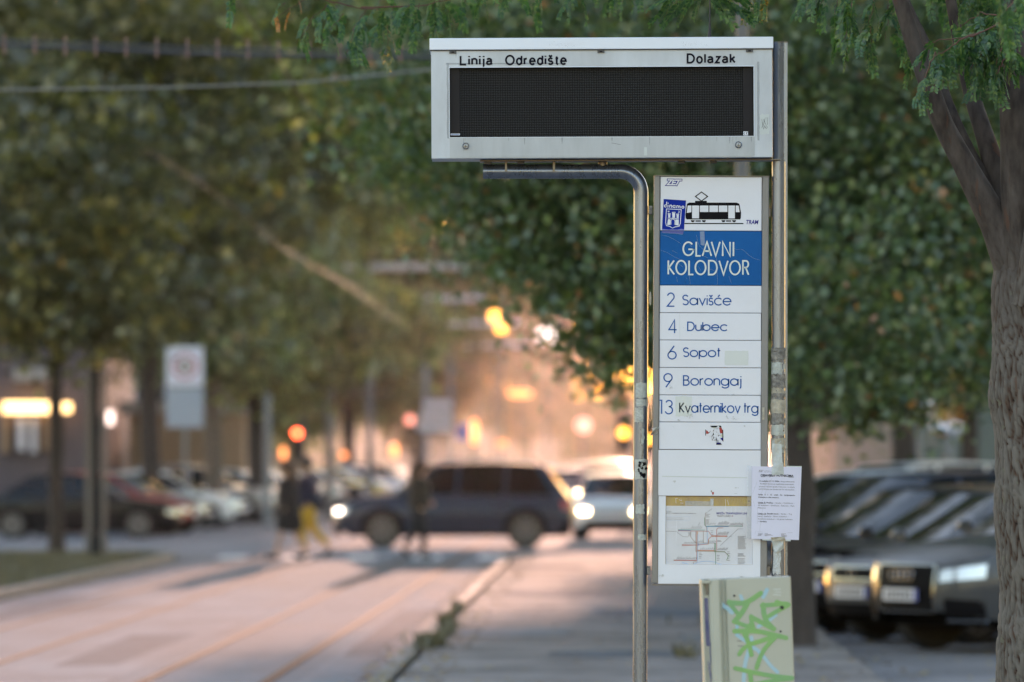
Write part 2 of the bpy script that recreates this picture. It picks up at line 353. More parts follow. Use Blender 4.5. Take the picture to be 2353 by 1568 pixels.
# left green strip between tram street and side road
is_ = MB(); ring = [street(-7.6, 20), street(-7.6, 95), street(-7.75, 98), street(-8.3, 100), street(-9.6, 100.6), street(-11.5, 100.2), street(-14, 99), street(-14, 20)]
is_.loft([[(a, b, -.02) for a, b, c in ring], [(a, b, .10) for a, b, c in ring]])
tag(is_.obj('grass_strip', M['soil']), kind='structure')
en = MB(); pts = [Vector(street(-7.58, 98)), Vector(street(-7.85, 99.6)), Vector(street(-8.5, 100.8)), Vector(street(-9.8, 101.3)), Vector(street(-11.6, 101.0)), Vector(street(-14, 99.8))]
for i in range(len(pts)-1):
    a, b = pts[i], pts[i+1]; d = (b-a).normalized(); nn = Vector((-d.y, d.x, 0)) * .12
    b = b - d*.02
    en.add([a-nn, b-nn, b+nn, a+nn, a-nn+Vector((0,0,.13)), b-nn+Vector((0,0,.13)), b+nn+Vector((0,0,.13)), a+nn+Vector((0,0,.13))], [(4,5,6,7),(0,1,5,4),(1,2,6,5),(2,3,7,6),(3,0,4,7)])
en = en.obj('kerb_end', M['kerb']); tag(en, 'rounded kerb end closing the grass strip', kind='structure')
# parking surface lines and crossing
for i in range(9):
    x = -5.2 + i*1.15
    mb = MB(); y0, y1 = 99.2, 102.4
    mb.poly([(x, y0, .0125), (x+.5, y0, .0125), (x+.5, y1, .0125), (x, y1, .0125)])
    tag(mb.obj('crossing_stripe', M['paint']), kind='structure')

# grass and weeds, fallen leaves
def blades(name, spots, m, h=.12, seed=1, kind='stuff', label=None):
    rg = np.random.default_rng(seed); V = []; Q = []; T = []
    for (x, y, z) in spots:
        a = rg.uniform(0, 6.28); l = h*rg.uniform(.5, 1.3); w_ = .012*rg.uniform(.7, 1.6); dx, dy = math.cos(a)*w_, math.sin(a)*w_
        lx, ly = rg.normal(0, .35, 2)*l; b = len(V)
        V += [(x-dx,y-dy,z),(x+dx,y+dy,z),(x+lx+dx*.2,y+ly+dy*.2,z+l),(x+lx-dx*.2,y+ly-dy*.2,z+l)]; Q.append((b,b+1,b+2,b+3)); T += [rg.uniform(0,1)]*4
    o = link(name, qmesh(name, V, Q, m, T)); tag(o, label, kind=kind); return o
M['grassm'] = leafmat('grass_blades', [(0,(.05,.045,.02)),(.5,(.085,.075,.035)),(1,(.15,.12,.06))], .3)
sp = []
for i in range(26000):
    y = random.uniform(56, 100); x0 = random.uniform(-13, -7.72); sp.append((*street(x0, y)[:2], .10))
blades('grass', sp, M['grassm'], .07, 2, label='short dry grass on the strip left of the tram rails')
sp = []
for (cx, cy, rx, ry, n) in ((-1.56,49.3,.10,.7,300),(-1.6,56,.06,.8,200),(-1.5,52.6,.05,2.2,80),(-1.6,60.5,.05,1.2,70),(.62,46.5,.1,.5,60),(1.35,56,.35,.6,1100)):
    for i in range(n):
        x, y = np.random.default_rng(i+int(cy*10)).normal(0, .5, 2); p = street(cx + x*rx, cy + y*ry, .12); sp.append(p)
blades('weeds', sp, M['grassm'], .10, 3, label='green weeds in the kerb joint and pavement')
M['litter'] = leafmat('fallen_leaf', [(0,(.10,.06,.03)),(.5,(.22,.12,.04)),(.8,(.4,.25,.05)),(1,(.45,.33,.07))], .2)
V = []; Q = []; T = []
for i in range(2600):
    y = 40 + 62*random.random()**1.3; x0 = random.choice([random.uniform(-1.5, 9), random.uniform(-1.9,-1.2), random.uniform(1.5,7)]); x, yy, z = street(x0, y, .124 if -1.56 < x0 < 2 else (.13 if x0 < 0 else .004))
    a = random.uniform(0, 6.28); s_ = random.uniform(.02, .05); b = len(V)
    for k in range(4): an = a + k*1.5708; r_ = s_ * (1 if k % 2 else .6); V.append((x+math.cos(an)*r_, yy+math.sin(an)*r_, z + random.uniform(.002, .02)))
    Q.append((b, b+1, b+2, b+3)); T += [random.random()]*4
tag(link('fallen_leaves', qmesh('fallen_leaves', V, Q, M['litter'], T)), 'dry yellow and brown leaves lying on the pavement', kind='stuff')

# ------------------------------------------------------------------ background trees
LM = {
 'linden': leafmat('linden_leaf', [(0,(0.016,0.033,0.011)),(.12,(0.037,0.075,0.029)),(.45,(0.075,0.132,0.046)),(.74,(0.125,0.188,0.057)),(.84,(0.216,0.241,0.071)),(.89,(0.283,0.132,0.048)),(1,(0.450,0.188,0.060))], .35),
 'olive': leafmat('olive_leaf', [(0, (0.025,0.028,0.011)), (0.5, (0.114,0.117,0.037)), (0.8, (0.270,0.237,0.067)), (0.93, (0.354,0.270,0.077)), (1, (0.450,0.242,0.079))], .35),
 'green': leafmat('green_leaf', [(0, (0.031,0.046,0.016)), (0.5, (0.119,0.162,0.046)), (0.85, (0.286,0.322,0.083)), (1, (0.432,0.322,0.084))], .35),
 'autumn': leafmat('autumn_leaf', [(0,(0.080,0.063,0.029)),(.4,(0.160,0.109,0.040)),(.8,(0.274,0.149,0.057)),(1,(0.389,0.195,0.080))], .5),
}
def crown(name, blobs, n, leaf, m, parent, seed, clump=.32, per=22, off=None):
    rg = np.random.default_rng(seed); wts = np.array([b[3]*b[4]*b[5] for b in blobs])**.67; wts /= wts.sum()
    nc = max(4, n // per); bi = rg.choice(len(blobs), nc, p=wts); B = np.array([b[:6] for b in blobs])[bi]
    d = rg.normal(size=(nc, 3)); d /= np.linalg.norm(d, axis=1)[:, None]; r = rg.uniform(.12, 1, nc)**.45
    wob = 1 + .16*np.sin(d[:,0]*5+seed) + .12*np.sin(d[:,2]*7+seed*2+d[:,1]*4)
    cc = B[:, :3] + d * (r*wob)[:, None] * B[:, 3:6]; ct = rg.uniform(0, 1, nc)**1.2
    ci = np.repeat(np.arange(nc), per); N = len(ci)
    c = cc[ci] + rg.normal(size=(N, 3)) * clump * np.array([1, 1, .75])
    a = rg.normal(size=(N, 3)) + np.array([0, 0, -.5]); a /= np.linalg.norm(a, axis=1)[:, None]
    b = rg.normal(size=(N, 3)) + np.array([0, 0, .2]); b = np.cross(a, b); b /= np.linalg.norm(b, axis=1)[:, None]
    nn = np.cross(a, b); s_ = leaf * rg.uniform(.4, 1.65, N)[:, None]
    V = np.empty((N, 4, 3)); V[:,0] = c - a*s_*.5; V[:,1] = c + b*s_*.36 + nn*s_*.12; V[:,2] = c + a*s_*.5; V[:,3] = c - b*s_*.36 + nn*s_*.12
    t = np.clip(.38*rg.uniform(0, 1, N) + .62*ct[ci], 0, 1)
    o = link(name, qmesh(name, V.reshape(-1, 3), np.arange(N*4).reshape(-1, 4), m, np.repeat(t, 4)), parent, off); return o
def bgtree(px, D, base_z, r, kind, blobs, n, leaf, label, seed, bark='trunk', group=None, lean=0, top=None, clump=.32):
    """blobs in (px, py, dD, rx, ry, rz) metres radii"""
    bx = (px - HX) * D / FP; root = empty('tree', (bx, D, base_z), label, 'tree', group); o_ = Vector(root.location)
    bl = [(*(P(b[0], b[1], D + b[2]) - o_), b[3], b[4], b[5]) for b in blobs]
    rg = random.Random(seed); zc = sum(b[2] for b in bl)/len(bl); zb = max(2.2, min(b[2]-b[5]*.6 for b in bl)); cx = sum(b[0] for b in bl)/len(bl); cy = sum(b[1] for b in bl)/len(bl)
    tm = MB(); zt = top or zc; n_ = 12
    mid = Vector((lean, 0, zb))
    ptz = [Vector((0,0,-.1)), Vector((0,0,.15)), Vector((lean*.1, 0, .5))] + [Vector((lean*t, .1*math.sin(t*3+seed), .5+(zb-.5)*t)) + Vector((rg.uniform(-.03,.03), rg.uniform(-.03,.03), 0)) for t in (.25,.5,.75,1)]
    tm.tube(ptz, [r*1.5, r*1.2, r*1.05, r, r*.95, r*.9, r*.88], 12, nz=.16, seed=seed)
    for b in bl:
        for q in range(2):
            e = Vector(b[:3]) + Vector((rg.uniform(-.5,.5)*b[3], rg.uniform(.1,.6)*b[4], rg.uniform(0,.6)*b[5])); m1 = mid.lerp(e, .45) + Vector((rg.uniform(-.2,.2), rg.uniform(-.2,.2), .3))
            tm.tube([mid - Vector((0,0,.2)), mid.lerp(m1, .5), m1, m1.lerp(e, .5) + Vector((0,0,.1)), e], [r*.5, r*.34, r*.22, r*.13, r*.05], 8, nz=.1, seed=seed+q)
    tm.obj('trunk', M[bark], root, True)
    c = crown('crown', bl, n, leaf, LM[kind], root, seed, clump); return root
# the broad linden behind the sign
bgtree(1836, 49.5, 0, .13, 'linden', [(1880,690,-1.7,1.25,.7,.9),(1920,830,-1.4,.85,.6,.42),(1700,150,1.8,3.4,3,2.4),(1420,420,2.3,1.55,1.7,1.0),(1280,470,2.3,.85,1.3,.75),(1250,180,2.8,1.9,2,1.3),(1950,560,1.8,2.0,2.2,1.6),(2150,250,1.8,1.8,2.6,1.9),(2080,760,2.3,1.15,1.8,.85),(1360,690,1.5,.55,1,.5),(1430,800,1.3,.36,.7,.28),(1300,800,1.8,.25,.4,.12),(1600,650,1.8,1.1,1.6,1.3),(1850,860,1.8,.75,1.2,.42),(2250,640,2.8,1.1,1.6,1.1),(1960,930,2.3,.4,.8,.2)],
       95000, .078, 'broad dark green linden with a few brown leaves, behind the tram sign', 11, 'trunk', clump=.2)
# left row
bgtree(130, 100, .1, .13, 'olive', [(60,420,-5,3.0,3,2.4),(330,300,2,2.4,2.5,1.9),(-250,450,0,3,3,2.5),(150,720,-5,1.9,2,.75),(120,60,2,4.2,3,2.0)], 26000, .19, 'slim dark tree on the grass strip, left of the dark lamp post', 21, 'trunk', 'trees of the left avenue row', clump=.33)
bgtree(345, 140, 0, .24, 'olive', [(380,430,0,3.8,4,3.1),(600,330,3,3.6,4,2.8),(330,690,-2,2.6,3,1.2),(620,90,2,4,4,2.4),(150,200,3,4,4,3)], 28000, .25, 'thick trunked tree between the black hatchback and the pole sign', 22, 'trunk', 'trees of the left avenue row', clump=.42)
bgtree(488, 155, 0, .26, 'green', [(540,620,0,2.9,3,2.2),(760,450,20,3.2,3,1.7),(520,800,-2,2.0,3,.8),(720,230,9,4.6,4,2.8),(500,40,8,5,4,2.4),(900,30,9,4,4,2.0)], 26000, .27, 'greener tree behind the pole sign with a faint grey trunk', 23, 'trunkp', 'trees of the left avenue row', clump=.5)
bgtree(592, 161, 0, .3, 'green', [(700,740,0,2.4,3,1.15),(800,420,24,2.6,4,1.9),(800,120,14,3.0,4,2.4),(630,850,0,1.2,2,.7),(860,760,22,2.2,3,.8)], 30000, .28, 'hazy green tree over the crossing people', 24, 'trunk', 'trees of the left avenue row', clump=.55)
bgtree(800, 262, 0, .3, 'olive', [(830,800,0,3.0,4,1.9),(930,700,4,4.2,4,2.6),(1000,560,4,4.6,5,3.0),(850,880,0,2.2,3,1.2)], 26000, .28, 'hazy olive tree behind the two grey tramway masts', 25, 'trunk', 'trees of the left avenue row', clump=.6)
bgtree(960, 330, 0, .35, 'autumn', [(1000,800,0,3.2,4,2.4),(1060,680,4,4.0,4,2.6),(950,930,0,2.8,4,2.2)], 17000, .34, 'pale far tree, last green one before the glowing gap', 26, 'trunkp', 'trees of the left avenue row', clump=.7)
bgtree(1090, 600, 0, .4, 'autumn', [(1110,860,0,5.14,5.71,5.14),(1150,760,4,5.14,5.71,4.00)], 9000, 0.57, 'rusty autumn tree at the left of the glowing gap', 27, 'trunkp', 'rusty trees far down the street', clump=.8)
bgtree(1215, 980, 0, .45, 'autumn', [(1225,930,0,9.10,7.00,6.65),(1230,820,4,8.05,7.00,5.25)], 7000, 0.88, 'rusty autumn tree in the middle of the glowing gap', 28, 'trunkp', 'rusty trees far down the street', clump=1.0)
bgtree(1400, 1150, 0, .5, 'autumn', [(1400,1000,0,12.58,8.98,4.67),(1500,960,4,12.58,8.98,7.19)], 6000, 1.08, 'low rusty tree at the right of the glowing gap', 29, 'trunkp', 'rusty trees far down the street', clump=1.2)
# right row beyond the linden, and left far masses
bgtree(1700, 95, .1, .2, 'linden', [(1650,300,0,4.0,4,3),(1850,560,0,3,3,2.2),(1480,120,0,3.0,3,1.9)], 22000, .17, 'second linden hidden mostly behind the sign panel', 31, 'trunk', 'lindens of the right row', clump=.4)
bgtree(2230, 120, 0, .2, 'linden', [(2150,420,0,4.4,4,3.4),(2300,700,0,3.4,3,2.2),(2000,700,0,2.4,3,1.6)], 24000, .19, 'linden behind the parked cars, right of the street lamps', 32, 'trunk', 'lindens of the right row', clump=.42)
bgtree(60, 175, 0, .26, 'olive', [(0,560,0,5,4,3.6),(250,700,2,4.0,4,2.0),(-200,300,0,5,4,4)], 22000, .24, 'dark tree behind the lit shop strip', 33, 'trunk', 'trees of the left avenue row', clump=.5)
bgtree(600, 300, 0, .3, 'green', [(560,880,0,4,4,2.6),(700,930,3,3.4,4,2.0),(420,860,0,4,4,3)], 14000, .32, 'low far tree behind the red traffic light', 34, 'trunk', 'trees of the left avenue row', clump=.7)
# a high far canopy joining over the street
bgtree(1560, 78, .1, .17, 'green', [(960,150,0,1.7,1.8,1.1),(1180,280,2,1.5,1.8,1.1),(1080,20,0,1.8,2,.9),(1340,430,0,1.2,1.6,.9),(1000,350,3,.9,1.4,.55),(800,20,0,1.6,2,.7),(1480,560,1,1.1,1.5,1.1),(1180,480,2,.9,1.4,.5)], 26000, .13, 'tree arching over the tram street from behind the route panel', 36, 'trunk', 'lindens of the right row', clump=.28)
bgtree(1560, 126, .1, .2, 'linden', [(1500,470,0,3.3,3,2.1),(1640,560,1,3.0,3,2.0),(1420,330,2,3.0,3,1.8),(1700,800,0,2.0,2,1.6)], 24000, .19, 'linden whose trunk stands behind the route panel', 37, 'trunk', 'lindens of the right row', clump=.4)
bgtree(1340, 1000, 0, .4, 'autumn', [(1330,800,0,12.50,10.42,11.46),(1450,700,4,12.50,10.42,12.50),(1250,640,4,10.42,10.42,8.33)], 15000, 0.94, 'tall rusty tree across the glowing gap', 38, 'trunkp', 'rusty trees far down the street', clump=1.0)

bgtree(2520, 64, .1, .16, 'linden', [(2350,200,-4,3.2,4,1.6),(2250,60,4,4.0,6,1.8),(2500,300,8,4,6,2.4),(2900,200,-3,4,5,2.2)], 16000, .14, 'linden standing over the nose out parked cars', 39, 'trunkp', 'lindens of the right row', clump=.35)

bgtree(2080, 90, 0, .2, 'linden', [(2000,120,0,4.4,4,2.2),(2300,150,3,4.0,4,2.4),(1700,60,2,3.2,3,2.0)], 16000, .17, 'tall linden rising over the second row of parked cars', 40, 'trunk', 'lindens of the right row', clump=.4)

bgtree(2620, 84, 0, .25, 'linden', [(1750,-420,0,4,4,3),(2250,-420,2,5.5,5,3.6),(2700,-250,2,5.5,5,4.2),(3100,100,0,4.5,5,3.4),(2450,-900,4,5,5,3)], 20000, .24, 'tall linden off to the right, rising above the parked cars', 41, 'trunk', 'lindens of the right row', clump=.5)

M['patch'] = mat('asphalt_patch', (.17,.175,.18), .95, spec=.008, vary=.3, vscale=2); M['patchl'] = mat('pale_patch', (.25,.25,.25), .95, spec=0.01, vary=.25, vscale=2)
def ground_patch(name, m, pts, z):
    mb = MB(); mb.poly([street(x, y, z) for x, y in pts]); return tag(mb.obj(name, m), kind='structure')
rg = random.Random(44)
for (x0, y0, wx, wy, mm) in ((.0,47.2,1.1,1.6,'patch'),(-.9,53,1.0,2.6,'patchl'),(.5,60,1.2,4,'patch'),(-.6,69,1.3,3,'patch'),(.2,78,1.6,5,'patchl'),(-1.0,86,1.2,4,'patch'),(1.0,51.5,.7,2.2,'patchl')):
    n = 10; ground_patch('repair_patch', M[mm], [(x0+wx*.5*math.cos(a)*(1+rg.uniform(-.12,.12))*min(1.3, 1/max(abs(math.cos(a)), abs(math.sin(a)))), y0+wy*.5*math.sin(a)*min(1.3, 1/max(abs(math.cos(a)), abs(math.sin(a))))) for a in [2*math.pi*k/n for k in range(n)]], .1245)
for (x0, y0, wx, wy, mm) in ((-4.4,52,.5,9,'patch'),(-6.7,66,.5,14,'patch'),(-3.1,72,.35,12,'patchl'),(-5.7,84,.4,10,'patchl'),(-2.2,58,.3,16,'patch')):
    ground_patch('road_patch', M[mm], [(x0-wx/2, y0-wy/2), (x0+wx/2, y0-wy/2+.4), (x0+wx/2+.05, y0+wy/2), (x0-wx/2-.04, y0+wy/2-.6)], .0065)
for i in range(12):  # slab joints across the tram bed
    y0 = 45+i*5.5; ground_patch('slab_joint', M['groove'], [(-7.3, y0), (-2.05, y0+.05), (-2.05, y0+.09), (-7.3, y0+.04)], .0072)
for i in range(9):
    y0 = 44+i*4.2+rg.uniform(-1,1); xx = -1.45; pts = []; mb = MB(); q = []
    while xx < 1.9: q.append((xx, y0)); xx += rg.uniform(.1,.3); y0 += rg.uniform(-.25,.28)
    ribbon(mb, q, .02, lambda a, b, l=0: street(a, b, .1252), 0); tag(mb.obj('pavement_crack', M['groove']), kind='structure')

bgtree(1640, 88, .1, .2, 'linden', [(820,-900,0,4.2,4.5,3.6),(1500,-1000,2,4.5,4.5,4),(2100,-900,0,4.2,4.5,4),(1200,-450,0,3.8,4,2.2),(1750,-350,0,3.6,4,2.0)], 26000, .24, 'very tall linden closing the canopy above the street', 42, 'trunk', 'lindens of the right row', clump=.5)

bgtree(7059, 20, 0, .16, 'linden', [(7059,-1000,0,3.6,4.5,2.6),(6400,-1500,2,3,3,2.2),(7300,-1400,-5,3.4,4,2.6)], 12000, .16, 'linden of the same row, out of view to the right of the stop', 43, 'trunk', 'lindens of the right row', clump=.4)
# ------------------------------------------------------------------ the tram stop sign
sign = empty('tram_stop_sign', S(1640, 1060)[:2] + (0,), 'tall tram stop sign with dark display case and white route panel', 'tram stop sign')
SO = nega(sign)
def rot(cx, cy, deg):
    c, s_ = math.cos(math.radians(deg)), math.sin(math.radians(deg))
    def pl(px, py, lift=0, base=0.0):
        x, y = px-cx, py-cy; return S(cx + c*x + s_*y, cy - s_*x + c*y, base - lift)
    return pl
def rect(mb, u0, v0, u1, v1, pl, y0, y1, b=0):
    """box between two corners on a plane function, y0 nearer than y1"""
    f = [pl(*p) for p in ((u0,v1),(u1,v1),(u1,v0),(u0,v0))]
    vs = [(x, 23.5+y0, z) for x, y, z in f] + [(x, 23.5+y1, z) for x, y, z in f]
    mb.add(vs, [(0,1,2,3),(7,6,5,4),(0,4,5,1),(1,5,6,2),(2,6,7,3),(3,7,4,0)]); return mb
def so_(name, mb, m, parent=sign, smooth=False, off=SO): return mb.obj(name, m, parent, smooth, off if parent is sign else None)
def lift_plane(pl, y): return lambda a, b, l=0: (pl(a, b)[0], 23.5 + y - l, pl(a, b)[2])


# a bold grotesque for the case lettering
HB = {
 'L': (.50, [[(0,1),(0,0),(.5,0)]]), 'i': (.02, [[(.01,0),(.01,.68)], [(.01,.86),(.01,1.0)]]), 'l': (.02, [[(.01,0),(.01,1)]]),
 'n': (.42, [[(0,0),(0,.72)], [(0,.44)] + arc(.21,.46,.21,.22,175,0,12) + [(.42,0)]]), 'j': (.10, [[(.08,.68),(.08,-.10)] + arc(-.02,-.10,.10,.12,0,-80,6), [(.08,.86),(.08,1.0)]]),
 'a': (.44, [arc(.20,.47,.20,.20,150,0,10) + [(.40,.10),(.46,0)], [(.40,.42),(.18,.36)] + arc(.15,.19,.15,.17,100,270,8) + arc(.20,.22,.20,.20,270,340,6) + [(.40,.26)]]),
 'O': (.74, [arc(.37,.5,.37,.52,0,360,32)]), 'o': (.46, [arc(.23,.335,.23,.36,0,360,24)]), 'd': (.44, [[(.44,1),(.44,0)], arc(.22,.335,.22,.36,0,360,24)]),
 'r': (.24, [[(0,0),(0,.72)], [(0,.42)] + arc(.22,.42,.22,.25,180,88,8)]), 'e': (.46, [[(.02,.35),(.46,.35)] + arc(.23,.335,.23,.36,5,318,22)]),
 's': (.38, [arc(.19,.51,.17,.18,25,250,12) + arc(.19,.17,.19,.18,75,-155,14)]), 't': (.24, [[(.11,.90),(.11,.12)] + arc(.21,.12,.10,.12,180,270,6) + [(.25,0)], [(0,.68),(.25,.68)]]),
 'D': (.60, [[(.22,0),(0,0),(0,1),(.22,1)] + arc(.22,.5,.38,.5,90,-90,16) ]), 'z': (.38, [[(0,.68),(.38,.68),(0,0),(.38,0)]]), 'k': (.40, [[(0,0),(0,1)], [(.38,.70),(.04,.30)], [(.14,.42),(.40,0)]]),
}
HB['\u0161'] = (.38, HB['s'][1] + [[(.05,1.04),(.19,.86),(.33,1.04)]])
def bword(mb, text, x0, x1, ybase, cap, wd, pl, lift, gap=.27):
    tot = sum(HB[c][0] for c in text) + gap*(len(text)-1); s_ = (x1-x0-wd)/tot; x = x0+wd/2
    for k, c in enumerate(text):
        for q, st in enumerate(HB[c][1]): ribbon(mb, [(x+p[0]*s_, ybase-wd/2-p[1]*(cap-wd)) for p in st], wd, pl, lift+q*2e-5)
        x += (HB[c][0]+gap)*s_
# display case: rotated a hair anticlockwise (rises to the right); coordinates taken square then turned
BP = rot(1381, 230, .27)
case = so_('display_case', MB(), M['caseg'])
cb = MB()
x0, x1, y0, y1 = 992.3, 1770.5, 121, 367.5    # front outline, px
wx0, wx1, wy0, wy1 = 1034.0, 1728.2, 160.5, 319.5  # window
FR = -.16; BK = .10
for (a, b, c, d) in ((x0, y0, wx0, y1), (wx1, y0, x1, y1), (wx0, y0, wx1, wy0), (wx0, wy1, wx1, y1)): rect(cb, a, b, c, d, BP, FR, FR+.02)
rect(cb, x0, y0, x1, y0+2, BP, FR+.02, BK); rect(cb, x0, y1-2, x1, y1, BP, FR+.02, BK); rect(cb, x0, y0+2, x0+2, y1-2, BP, FR+.02, BK); rect(cb, x1-2, y0+2, x1, y1-2, BP, FR+.02, BK)
rect(cb, x0+2, y0+2, x1-2, y1-2, BP, BK-.004, BK-.001)
me = cb.mesh('display_case', M['caseg']); case.data = me
lid = MB(); rect(lid, 988.9, 93.6, 1773.2, 120.2, BP, FR-.012, BK+.02); l_ = so_('case_lid', lid, M['lidw']); bev(l_, .003, 2)
sh = MB(); rect(sh, 990, 120.2, 1772, 122.2, BP, FR-.006, FR+.01); so_('lid_seam', sh, M['dark'])
tr = MB()
for (a, b, c, d) in ((wx0-1.2, wy0-1.4, wx1+1.2, wy0), (wx0-1.2, wy1, wx1+1.2, wy1+1.1), (wx0-1.2, wy0, wx0, wy1), (wx1, wy0, wx1+1.4, wy1)): rect(tr, a, b, c, d, BP, FR-.0015, FR+.001)
so_('window_trim', tr, M['lidw'])
lowp = MB(); rect(lowp, wx0, wy1+1.6, wx1+1, y1-1.6, BP, FR-.0022, FR+.001); so_('service_flap', lowp, M['dust'])
scr = MB(); rect(scr, wx0, wy0, wx1, wy1, BP, FR+.034, FR+.04); scr_o = so_('screen', scr, M['blackp'])
mk_ = mat('mask_grey', (.010,.010,.014), .5, spec=.2)
for q0, q1 in ((wx0+1, wx0+23), (wx1-24, wx1-1)): bars = MB(); rect(bars, q0, wy0+1, q1, wy1-1, BP, FR+.026, FR+.034); so_('side_mask', bars, mk_)
# led lenses: 118 x 28 small raised discs
V = []; Q = []; a0 = wx0 + 25.5; pit = (wx1-26.5-a0)/117; ph = (wy1-wy0-6)/27
for i in range(118):
    for j in range(28):
        cx = a0 + i*pit; cy = wy0 + 3.5 + j*ph; b = len(V)
        for rr, dd in ((.43, .0), (.34, .004)):
            for k in range(6):
                an = math.pi/6 + k*math.pi/3; p = BP(cx + math.cos(an)*rr*pit, cy + math.sin(an)*rr*ph); V.append((p[0], 23.5+FR+.034-dd, p[2]))
        for k in range(6): q = (k+1) % 6; Q.append((b+k, b+q, b+6+q, b+6+k))
        Q.append((b+6, b+7, b+8, b+9)); Q.append((b+6, b+9, b+10, b+11))
leds = link('led_lenses', qmesh('led_lenses', V, Q, M['led']), sign, SO); leds['kind'] = 'stuff'
ST = lambda y: lift_plane(BP, y)
pl = ST(FR-.001)
for tx_, xa_, xb2, yb_ in (('Linija', 1057.5, 1132.5, 155.6), ('Odredi\u0161te', 1161, 1302, 155.6), ('Dolazak', 1575.5, 1687.5, 153.9)): t = MB(); bword(t, tx_, xa_, xb2, yb_, 23.6, 4.2, pl, .001); so_('lettering', t, M['ink'])
for i, px in enumerate((1042, 1380, 1719)):
    c = MB(); rect(c, px-8, 121.5, px+8, 128.5, BP, FR-.006, FR); so_('catch', c, M['clip'])
    c = MB(); rect(c, px-3.2, 124, px+3.2, 126.6, BP, FR-.0075, FR-.006); so_('catch_slot', c, M['black'])
for i, px in enumerate((1070.5, 1692.5)):
    c = MB(); q = BP(px, 339.5); rings = []
    for rr, yy in ((7.6, 0), (7.6, -.006), (6.2, -.009), (5.6, -.007), (4.2, -.007), (4.0, -.010), (0.2, -.0105)):
        rings.append([(q[0]+math.cos(k*math.pi/12)*rr*K, 23.5+FR-.0022+yy, q[2]+math.sin(k*math.pi/12)*rr*K) for k in range(24)])
    c.loft(rings); lk = so_('key_lock', c, M['steel'], smooth=True)
    k2 = MB(); k2.box(q[0]-.0009, q[0]+.0009, 23.5+FR-.0142, 23.5+FR-.0126, q[2]-.005, q[2]+.005); so_('keyhole', k2, M['black'])
ce = MB(); rect(ce, 1704.5, 308.4, 1715.2, 317.6, BP, FR+.018, FR+.0185); so_('mark_plate', ce, M['white'])
t = MB(); ribbon(t, [(p[0], p[1]) for p in arc(1708, 313, 2.0, 2.6, 60, 300, 8)], .9, ST(FR+.018), .001); ribbon(t, [(p[0], p[1]) for p in arc(1713, 313, 2.0, 2.6, 60, 300, 8)], .9, ST(FR+.018), .001); ribbon(t, [(1711,313),(1713,313)], .9, ST(FR+.018), .001)
so_('mark_lettering', t, M['black'])
lb = MB(); rect(lb, 1036, 310.3, 1057, 314.2, BP, FR+.018, FR+.0185); so_('label_strip', lb, M['white'])
t = MB()
for i in range(7): ribbon(t, [(1037.5+i*2.7, 312.4),(1039.4+i*2.7, 312.2)], 1.6, ST(FR+.018), .001)
so_('label_print', t, M['blue'])
# torn label ghosts, speckles and scratches
rg = random.Random(5); t = MB()
def blot(mb, cx, cy, rx, ry, n, pl, s0=.8, s1=2.4, seed=0, lift=.0008):
    r = random.Random(seed)
    for i in range(n):
        u, v = cx + r.gauss(0, .42)*rx, cy + r.gauss(0, .42)*ry; s_ = r.uniform(s0, s1)
        mb.poly([pl(u+math.cos(a)*s_*r.uniform(.5, 1.2), v+math.sin(a)*s_*r.uniform(.4, 1), lift+i*1e-6) for a in [k*math.pi/3 for k in range(6)]])
def torn(mb, u0, v0, u1, v1, pl, n=9, j=1.2, seed=0, lift=.0008):
    r = random.Random(seed); e = []
    for k in range(n): e.append((u0+(u1-u0)*k/n, v0+r.uniform(-j, j)))
    for k in range(n): e.append((u1+r.uniform(-j, j), v0+(v1-v0)*k/n))
    for k in range(n): e.append((u1-(u1-u0)*k/n, v1+r.uniform(-j, j)))
    for k in range(n): e.append((u0+r.uniform(-j, j), v1-(v1-v0)*k/n))
    mb.poly([pl(u, v, lift) for u, v in e])
pl = ST(FR-.0005)
torn(t, 1742, 270, 1763, 316, pl, seed=2, j=1.6); torn(t, 1477, 344, 1484, 363, ST(FR-.0022), seed=3, j=.6)
so_('label_residue', t, M['ghost'])
t = MB(); ribbon(t, [(1403,334),(1413,336),(1424,338)], .7, ST(FR-.0022), .0006); blot(t, 1300, 109, 55, 7, 90, ST(FR-.012), .15, .5, 3); blot(t, 1580, 110, 40, 6, 50, ST(FR-.012), .15, .5, 4)
for k in range(9): ribbon(t, [(1752+rg.uniform(-6,8), 280+rg.uniform(-6,26)) for _ in range(2)], .6, ST(FR-.0005), .0014)
so_('dirt_specks', t, M['grey'])
t = MB()
for (u, v, l) in ((1470,300,14),(1444,210,5),(1270,255,4),(1260,325,3),(1492,262,6),(1510,280,5)): ribbon(t, [(u, v), (u+.8, v-l*.3), (u+.3, v-l*.5)], .35, ST(FR+.02), .001)
so_('screen_scratches', t, M['lgrey'])
gm = mat('grime_streak', (.34,.37,.38), .7, alpha=.33)
rr = random.Random(8)
for k in range(26):
    u = rr.uniform(1000, 1762); low = rr.random() < .6; v0 = 321.5 if low else 122.5
    if not low and 1050 < u < 1700: continue
    l = rr.uniform(8, 34); w_ = rr.uniform(.8, 3.2); t = MB(); p3 = ST(FR-.0022 if low else FR-.0004)
    t.add([p3(u, v0, .0006), p3(u+w_, v0, .0006), p3(u+w_*.8, v0+l*.6, .0006), p3(u+w_*.4, v0+l, .0006), p3(u+w_*.1, v0+l*.6, .0006)], [(0,1,2,3,4)]); so_('grime_streak', t, gm)
for (a_, b_2, c_2, d_2) in ((1028,150,1033,322),(1736,150,1741,330),(1026,150,1300,153.5)): t = MB(); torn(t, a_, b_2, c_2, d_2, ST(FR-.0003), n=14, j=.8, seed=int(a_), lift=.0004); so_('grime_ring', t, gm)
